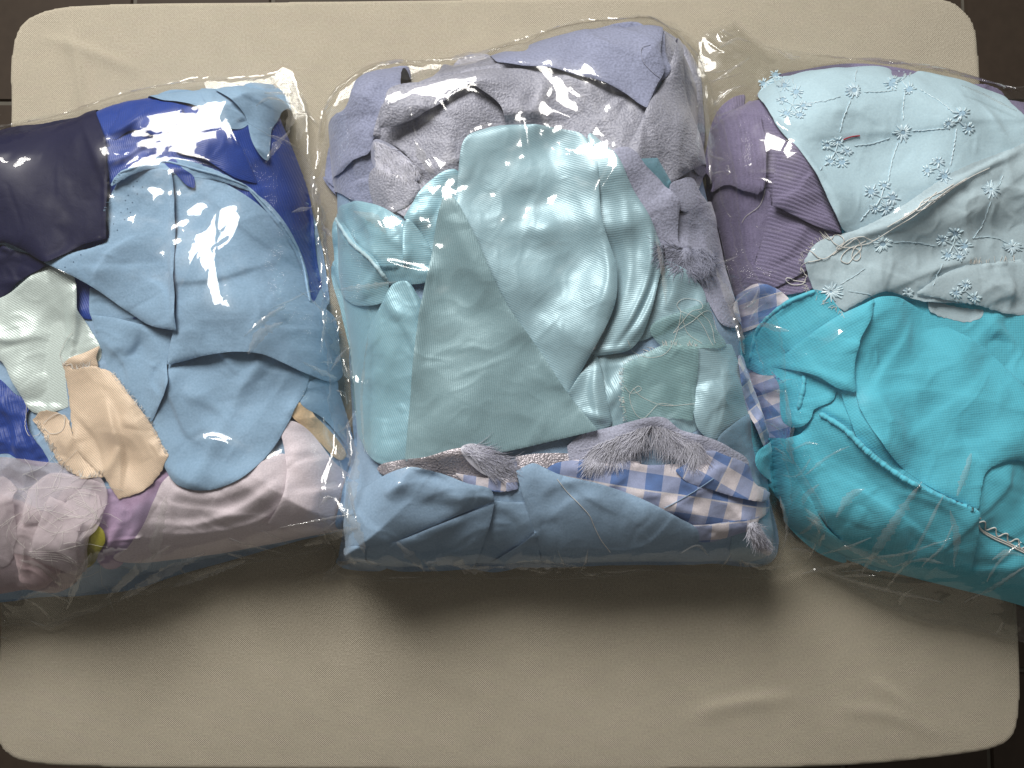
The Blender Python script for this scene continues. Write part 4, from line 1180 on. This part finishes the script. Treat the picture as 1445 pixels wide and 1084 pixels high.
# ------------------------------------------------------------------ the clear bags
def bag(label, o, side_hint, gap=1.4, ncrease=150, edge_bias=0.8, extra=(), streak_pleats=()):
    global H
    root = bpy.data.objects.new('plastic_bag', None)
    COL.objects.link(root)
    pts, c = parse(o)
    P = at(pts[:, 0], pts[:, 1], 10.0)
    C = outline(P, c, 3.0)
    wv = np.convolve(rng.standard_normal(len(C) + 16), np.ones(17) / 4, 'valid')
    C = C + (C - C.mean(0)) / np.linalg.norm(C - C.mean(0), axis=1)[:, None] * (wv * 2.4)[:, None]
    cen = C.mean(0)
    root.location = (cen[0] / 1000, cen[1] / 1000, 0)
    tag(root, label, 'plastic bag')
    i0, i1 = max(0, int((C[:, 0].min() - X0) / G) - 4), min(NX - 1, int((C[:, 0].max() - X0) / G) + 5)
    j0, j1 = max(0, int((C[:, 1].min() - Y0) / G) - 4), min(NY - 1, int((C[:, 1].max() - Y0) / G) + 5)
    i1 -= (i1 - i0) % 2
    j1 -= (j1 - j0) % 2
    S = H[j0:j1 + 1, i0:i1 + 1]
    x, y = np.meshgrid(X0 + np.arange(i0, i1 + 1) * G, Y0 + np.arange(j0, j1 + 1) * G)
    d, qx, qy, ins, _, _ = dist_poly(x, y, C)
    sd = np.where(ins, d, -d)
    # taut membrane over the contents, held at its welded edge
    O = maxf(S, 7)
    O = np.maximum(blur(O, 5.0), S) + gap
    O2 = O[::2, ::2]
    in2 = sd[::2, ::2] > 0
    edge_z = np.minimum(O2, 400)
    base = np.where(in2, O2, np.maximum(S[::2, ::2] + gap, 3.0))
    z = base.copy() + 6
    for it in range(420):
        p = np.pad(z, 1, mode='edge')
        a = (p[:-2, 1:-1] + p[2:, 1:-1] + p[1:-1, :-2] + p[1:-1, 2:]) / 4
        z = np.where(in2, np.maximum(O2, a), base)
    z = up(blur(z, 1.2), 2)
    z = z[:S.shape[0], :S.shape[1]]
    kb = np.clip(1 - (sd - 2) / 7.0, 0, 1)
    z = np.maximum(z * (1 - kb) + blur(z, 3.0) * kb, S + 0.6)
    nr = np.zeros_like(z)
    for _ in range(ncrease):
        if rng.random() < edge_bias:
            kk = rng.integers(len(C))
            e = C[kk]
            inn = cen - e
            inn = inn / np.linalg.norm(inn)
            a0 = e + inn * rng.random() * 12
            th = rng.standard_normal() * 0.55
            dv = np.array([inn[0] * math.cos(th) - inn[1] * math.sin(th), inn[0] * math.sin(th) + inn[1] * math.cos(th)])
            ln = 14 + 50 * rng.random()**1.5
            amp = 0.8 + 2.4 * rng.random()
            wd = 1.4 + 3.2 * rng.random()
        else:
            a0 = np.array([rng.uniform(C[:, 0].min(), C[:, 0].max()), rng.uniform(C[:, 1].min(), C[:, 1].max())])
            th = rng.random() * 6.28
            dv = np.array([math.cos(th), math.sin(th)])
            ln = 25 + 80 * rng.random()
            amp = 0.5 + 1.2 * rng.random()
            wd = 3 + 7 * rng.random()
        pv = np.array([-dv[1], dv[0]])
        cl = np.array([a0, a0 + dv * ln * 0.5 + pv * rng.standard_normal() * 4, a0 + dv * ln])
        nr += fold_height(x, y, cr(cl, False, 6.0), amp, wd, wd * (0.6 + 0.9 * rng.random()), 1.25)
    for f in extra:
        q, _c = parse(f[0])
        nr += fold_height(x, y, cr(lay(q, 3.0), False, 4.0), f[1], f[2], f[3], 1.3)
    off = rng.integers(0, 400, 2)
    ny, nx = z.shape
    nr += 0.35 * np.abs(nsamp(14, i0, j0, ny, nx, 1, off)) + 0.03 * nsamp(7, i0, j0, ny, nx, 1, off + 40) + 1.0 * nsamp(30, i0, j0, ny, nx, 1, off + 90)
    slack = np.clip((z - S - 3.0) / 8.0, 0, 1)
    nr += slack * (0.55 * nsamp(7, i0, j0, ny, nx, 1, off + 11) + 0.15 * nsamp(3, i0, j0, ny, nx, 1, off + 60))
    nr *= np.clip(sd / 4.0, 0.25, 1)
    z = np.maximum(z + nr, S + 0.5)
    keep = (sd[:-1, :-1] + sd[1:, :-1] + sd[:-1, 1:] + sd[1:, 1:]) > 0
    W = nx
    jj, ii = np.nonzero(keep)
    a = jj * W + ii
    quads = np.stack([a, a + 1, a + 1 + W, a + W], 1)
    e = np.concatenate([quads[:, [0, 1]], quads[:, [1, 2]], quads[:, [2, 3]], quads[:, [3, 0]]])
    code = np.minimum(e[:, 0], e[:, 1]).astype(np.int64) * x.size + np.maximum(e[:, 0], e[:, 1])
    _, inv, cnt = np.unique(code, return_inverse=True, return_counts=True)
    bv = np.unique(e[cnt[inv] == 1])
    X, Y, Z = x.ravel().copy(), y.ravel().copy(), z.ravel()
    nb = bv[d.ravel()[bv] < 2.4]
    X[nb], Y[nb] = qx.ravel()[nb], qy.ravel()[nb]
    used = np.unique(quads)
    rm = np.full(x.size, -1)
    rm[used] = np.arange(len(used))
    V = np.stack([X, Y, Z], 1)[used] - np.array([cen[0], cen[1], 0])
    add_mesh('film_front', V, rm[quads], M['film'], None, True, root)
    # welded rim
    Pz = hs(C, np.maximum(H, 0))
    rim = np.column_stack([C, hs(C, np.pad(z, ((j0, NY - j1 - 1), (i0, NX - i1 - 1)), mode='edge'))])
    nrm = np.roll(C, -1, 0) - np.roll(C, 1, 0)
    nrm = np.stack([nrm[:, 1], -nrm[:, 0]], 1) / (np.linalg.norm(nrm, axis=1)[:, None] + 1e-9)
    s_ = np.sign(((C - cen) * nrm).sum(1)).mean()
    kz = np.ones(9) / 9
    rim[:, 2] = np.maximum(rim[:, 2], np.convolve(np.concatenate([rim[-4:, 2], rim[:, 2], rim[:4, 2]]), kz, 'valid'))
    outp = rim.copy()
    outp[:, :2] += nrm * s_ * 1.5
    n = len(rim)
    V = np.concatenate([rim, outp]) - np.array([cen[0], cen[1], 0])
    i = np.arange(n)
    j = (i + 1) % n
    add_mesh('welded_seam', V, np.stack([i, j, n + j, n + i], 1), M['seam'], None, True, root)
    # back film, flat on the table under the cloth
    g2 = 4
    k2 = keep[::g2, ::g2]
    cc = np.column_stack([C, np.full(n, 0.9 + 0.6 * rng.random())]) - np.array([cen[0], cen[1], 0])
    fan = np.concatenate([cc, [[0, 0, 1.2]]])
    add_mesh('film_back', fan, np.stack([i, j, np.full(n, n)], 1), M['film'], None, False, root)
    Hs = H[j0:j1 + 1, i0:i1 + 1]
    H[j0:j1 + 1, i0:i1 + 1] = np.where(sd > 0, np.maximum(Hs, z), Hs)
    rehb()
    auto = []
    for _ in range(60):
        kk = rng.integers(len(C))
        e = C[kk]
        inn = (cen - e) / np.linalg.norm(cen - e)
        th = rng.standard_normal() * 0.8
        dv = np.array([inn[0] * math.cos(th) - inn[1] * math.sin(th), inn[0] * math.sin(th) + inn[1] * math.cos(th)])
        l = 10 + 38 * rng.random()
        a_ = e + inn * (1 + 8 * rng.random())
        XY = cr(np.array([a_, a_ + dv * l * 0.5 + rng.standard_normal(2) * 2, a_ + dv * l]), False, 3.0)
        if XY[:, 0].min() < X0 + 20 or XY[:, 0].max() > -X0 - 20: continue
        auto.append(np.column_stack([XY, hs(XY, H) + 0.8]))
    for s in list(streak_pleats) + auto:  # creases of milky film, their colour imitating pale reflected streaks
        Q = thread_path(s, 0.8, 3.0) if isinstance(s, str) else s
        n = len(Q)
        if n < 4: continue
        wm = (1.5 + 4.0 * rng.random()) if isinstance(s, str) else (0.7 + 2.0 * rng.random())
        t = np.linspace(0, 1, n)
        wv = wm * np.sin(np.pi * np.clip(t, 0.02, 0.98))**0.7 * (1 + 0.25 * rng.standard_normal(n))
        T = np.gradient(Q[:, :2], axis=0)
        T = np.stack([-T[:, 1], T[:, 0]], 1) / (np.linalg.norm(T, axis=1)[:, None] + 1e-9)
        rows = []
        sk = rng.random() * 0.8 - 0.4
        for a_, h_ in ((-1, 0.2), (-0.5, 0.9), (sk, 2.2), (0.55, 0.7), (1, 0.2)):
            q2 = Q.copy()
            q2[:, :2] += T * (wv * a_)[:, None]
            q2[:, 2] = np.maximum(hs(q2[:, :2], H) + 0.4, q2[:, 2] - 2) + h_
            rows.append(q2)
        V = np.stack(rows, 1).reshape(-1, 3) - np.array([cen[0], cen[1], 0])
        i = np.arange(n - 1)[:, None] * 5
        j = np.arange(4)[None]
        add_mesh('film_streak_pleat', V, np.stack([i + j, i + 5 + j, i + 6 + j, i + 1 + j], -1).reshape(-1, 4), M['pleat'], None, True, root)
    return root


bag('clear plastic bag of royal blue, light blue, beige and lilac scraps, at the left',
    "-150,180 0,178 90,162 150,138 230,120 330,108 378,104 396,96c 410,108 424,150 434,200 446,255 452,330 458,420 476,440 498,560 510,650 514,738 508,750c 430,774 340,798 250,818 160,850 72,882c 40,876 -150,886", 0,
    ncrease=150, streak_pleats=['150,845 200,800 240,770', '165,850 230,810 290,780', '20,850 60,835 100,850', '215,790 225,745 235,700', '240,830 300,805 350,790', '95,860 110,820 130,780', '430,770 470,755 505,745', '480,650 495,700 505,740', '395,745 450,735 500,725', '410,110 418,150 405,185', '425,130 428,170 420,200', '440,250 450,300 452,350', '375,230 392,205 410,185', '455,440 480,480 495,540', '120,800 150,780 180,775', '30,790 60,800 90,830', '345,475 375,450 405,430', '350,500 370,470 400,455'], extra=[("245,440 285,452 325,452 365,436", 13, 52, 22), ("240,225 290,235 345,252 362,258", 4, 3, 5), ("325,170 345,215 365,258", 5, 3, 4), ("270,625 310,622 350,640", 4, 4, 5), ("345,300 330,340 300,360", 4, 6, 6), ("340,170 390,230 430,270", 4, 3, 4), ("400,100 405,150 398,200", 4, 3, 3)])
bag('clear plastic bag of turquoise, pale blue eyelet and purple knit scraps, at the right',
    "986,60 1000,38 1038,28c 1060,45 1090,68 1140,75 1190,84 1262,92 1335,104 1420,118 1560,140 1560,960 1445,905c 1350,880 1250,852 1180,812 1120,772 1098,700 1070,600 1045,480 1022,380 1004,280 994,170", 0,
    ncrease=170, streak_pleats=['1215,810 1260,740 1300,680', '1250,830 1290,780 1330,700', '1300,800 1330,770 1345,740', '1340,720 1350,760 1345,800', '1200,790 1280,780 1340,760', '1390,820 1410,790 1440,765', '1150,800 1220,825 1330,850', '1360,850 1400,830 1445,800', '1000,120 1030,100 1060,80', '1000,160 1025,130 1050,120', '1010,70 1040,55 1060,60', '1350,125 1390,140 1430,160', '1130,810 1180,800 1230,790', '1180,730 1200,700 1220,690', '1350,700 1365,660 1370,640', '1260,800 1300,790 1330,795', '1190,770 1215,780 1260,800', '1400,790 1420,780 1445,785'], extra=[("1015,80 1030,110 1045,140", 7, 3, 4), ("1030,75 1060,110 1095,150 1115,180", 7, 3, 5), ("1050,100 1058,130 1062,150", 5, 3, 4), ("1055,150 1090,180 1120,195", 5, 3, 4), ("1200,790 1290,750 1320,720", 5, 4, 6),
                        ("1210,760 1240,730 1265,700", 4, 3, 5), ("1260,830 1320,770 1330,740", 5, 4, 5), ("1150,790 1230,810 1330,815", 4, 3, 5), ("1370,820 1400,790 1430,770", 5, 3, 5)])
bag('clear plastic bag of periwinkle plush, aqua satin and gingham scraps, in the middle',
    "452,190 462,150 482,120 545,88 600,88 650,84 700,70 760,50 860,27 938,26 980,55 992,110 1002,230 1014,320 1040,420 1062,500 1074,560 1084,640 1116,700 1140,800c 1094,812 900,808 700,814 455,818c 475,790 482,700 494,620 482,500 470,400 455,320 446,250", 0,
    ncrease=170, streak_pleats=['455,810 500,790 540,795', '560,765 580,785 600,805', '600,795 640,790 660,802 700,800', '960,780 985,770 1000,785', '1040,790 1080,800 1120,795', '1100,700 1110,750 1095,795', '490,600 500,660 495,720', '520,470 510,560 515,640', '470,410 520,405 560,398', '448,190 460,160 480,130', '990,120 1000,200 1003,260', '585,200 600,230 615,250', '700,800 760,795 820,800', '480,720 500,740 515,780', '500,300 530,310 545,330', '925,330 935,380 940,430', '1010,380 1035,440 1050,500'], extra=[("580,150 588,195 612,240 630,262", 4, 3, 4), ("620,140 640,180 658,230", 4, 4, 4), ("660,130 690,150 720,190", 5, 5, 5), ("740,160 745,200 750,240", 4, 5, 5), ("775,160 800,175 825,190", 4, 4, 5),
                        ("875,230 855,260 835,300", 4, 4, 4), ("540,370 580,382 610,388", 4, 3, 4), ("470,430 500,425 530,428", 3, 3, 3), ("500,480 510,560 500,640", 4, 3, 4), ("960,540 985,560 1000,590", 4, 3, 4), ("540,770 580,790 640,802", 4, 4, 4)])
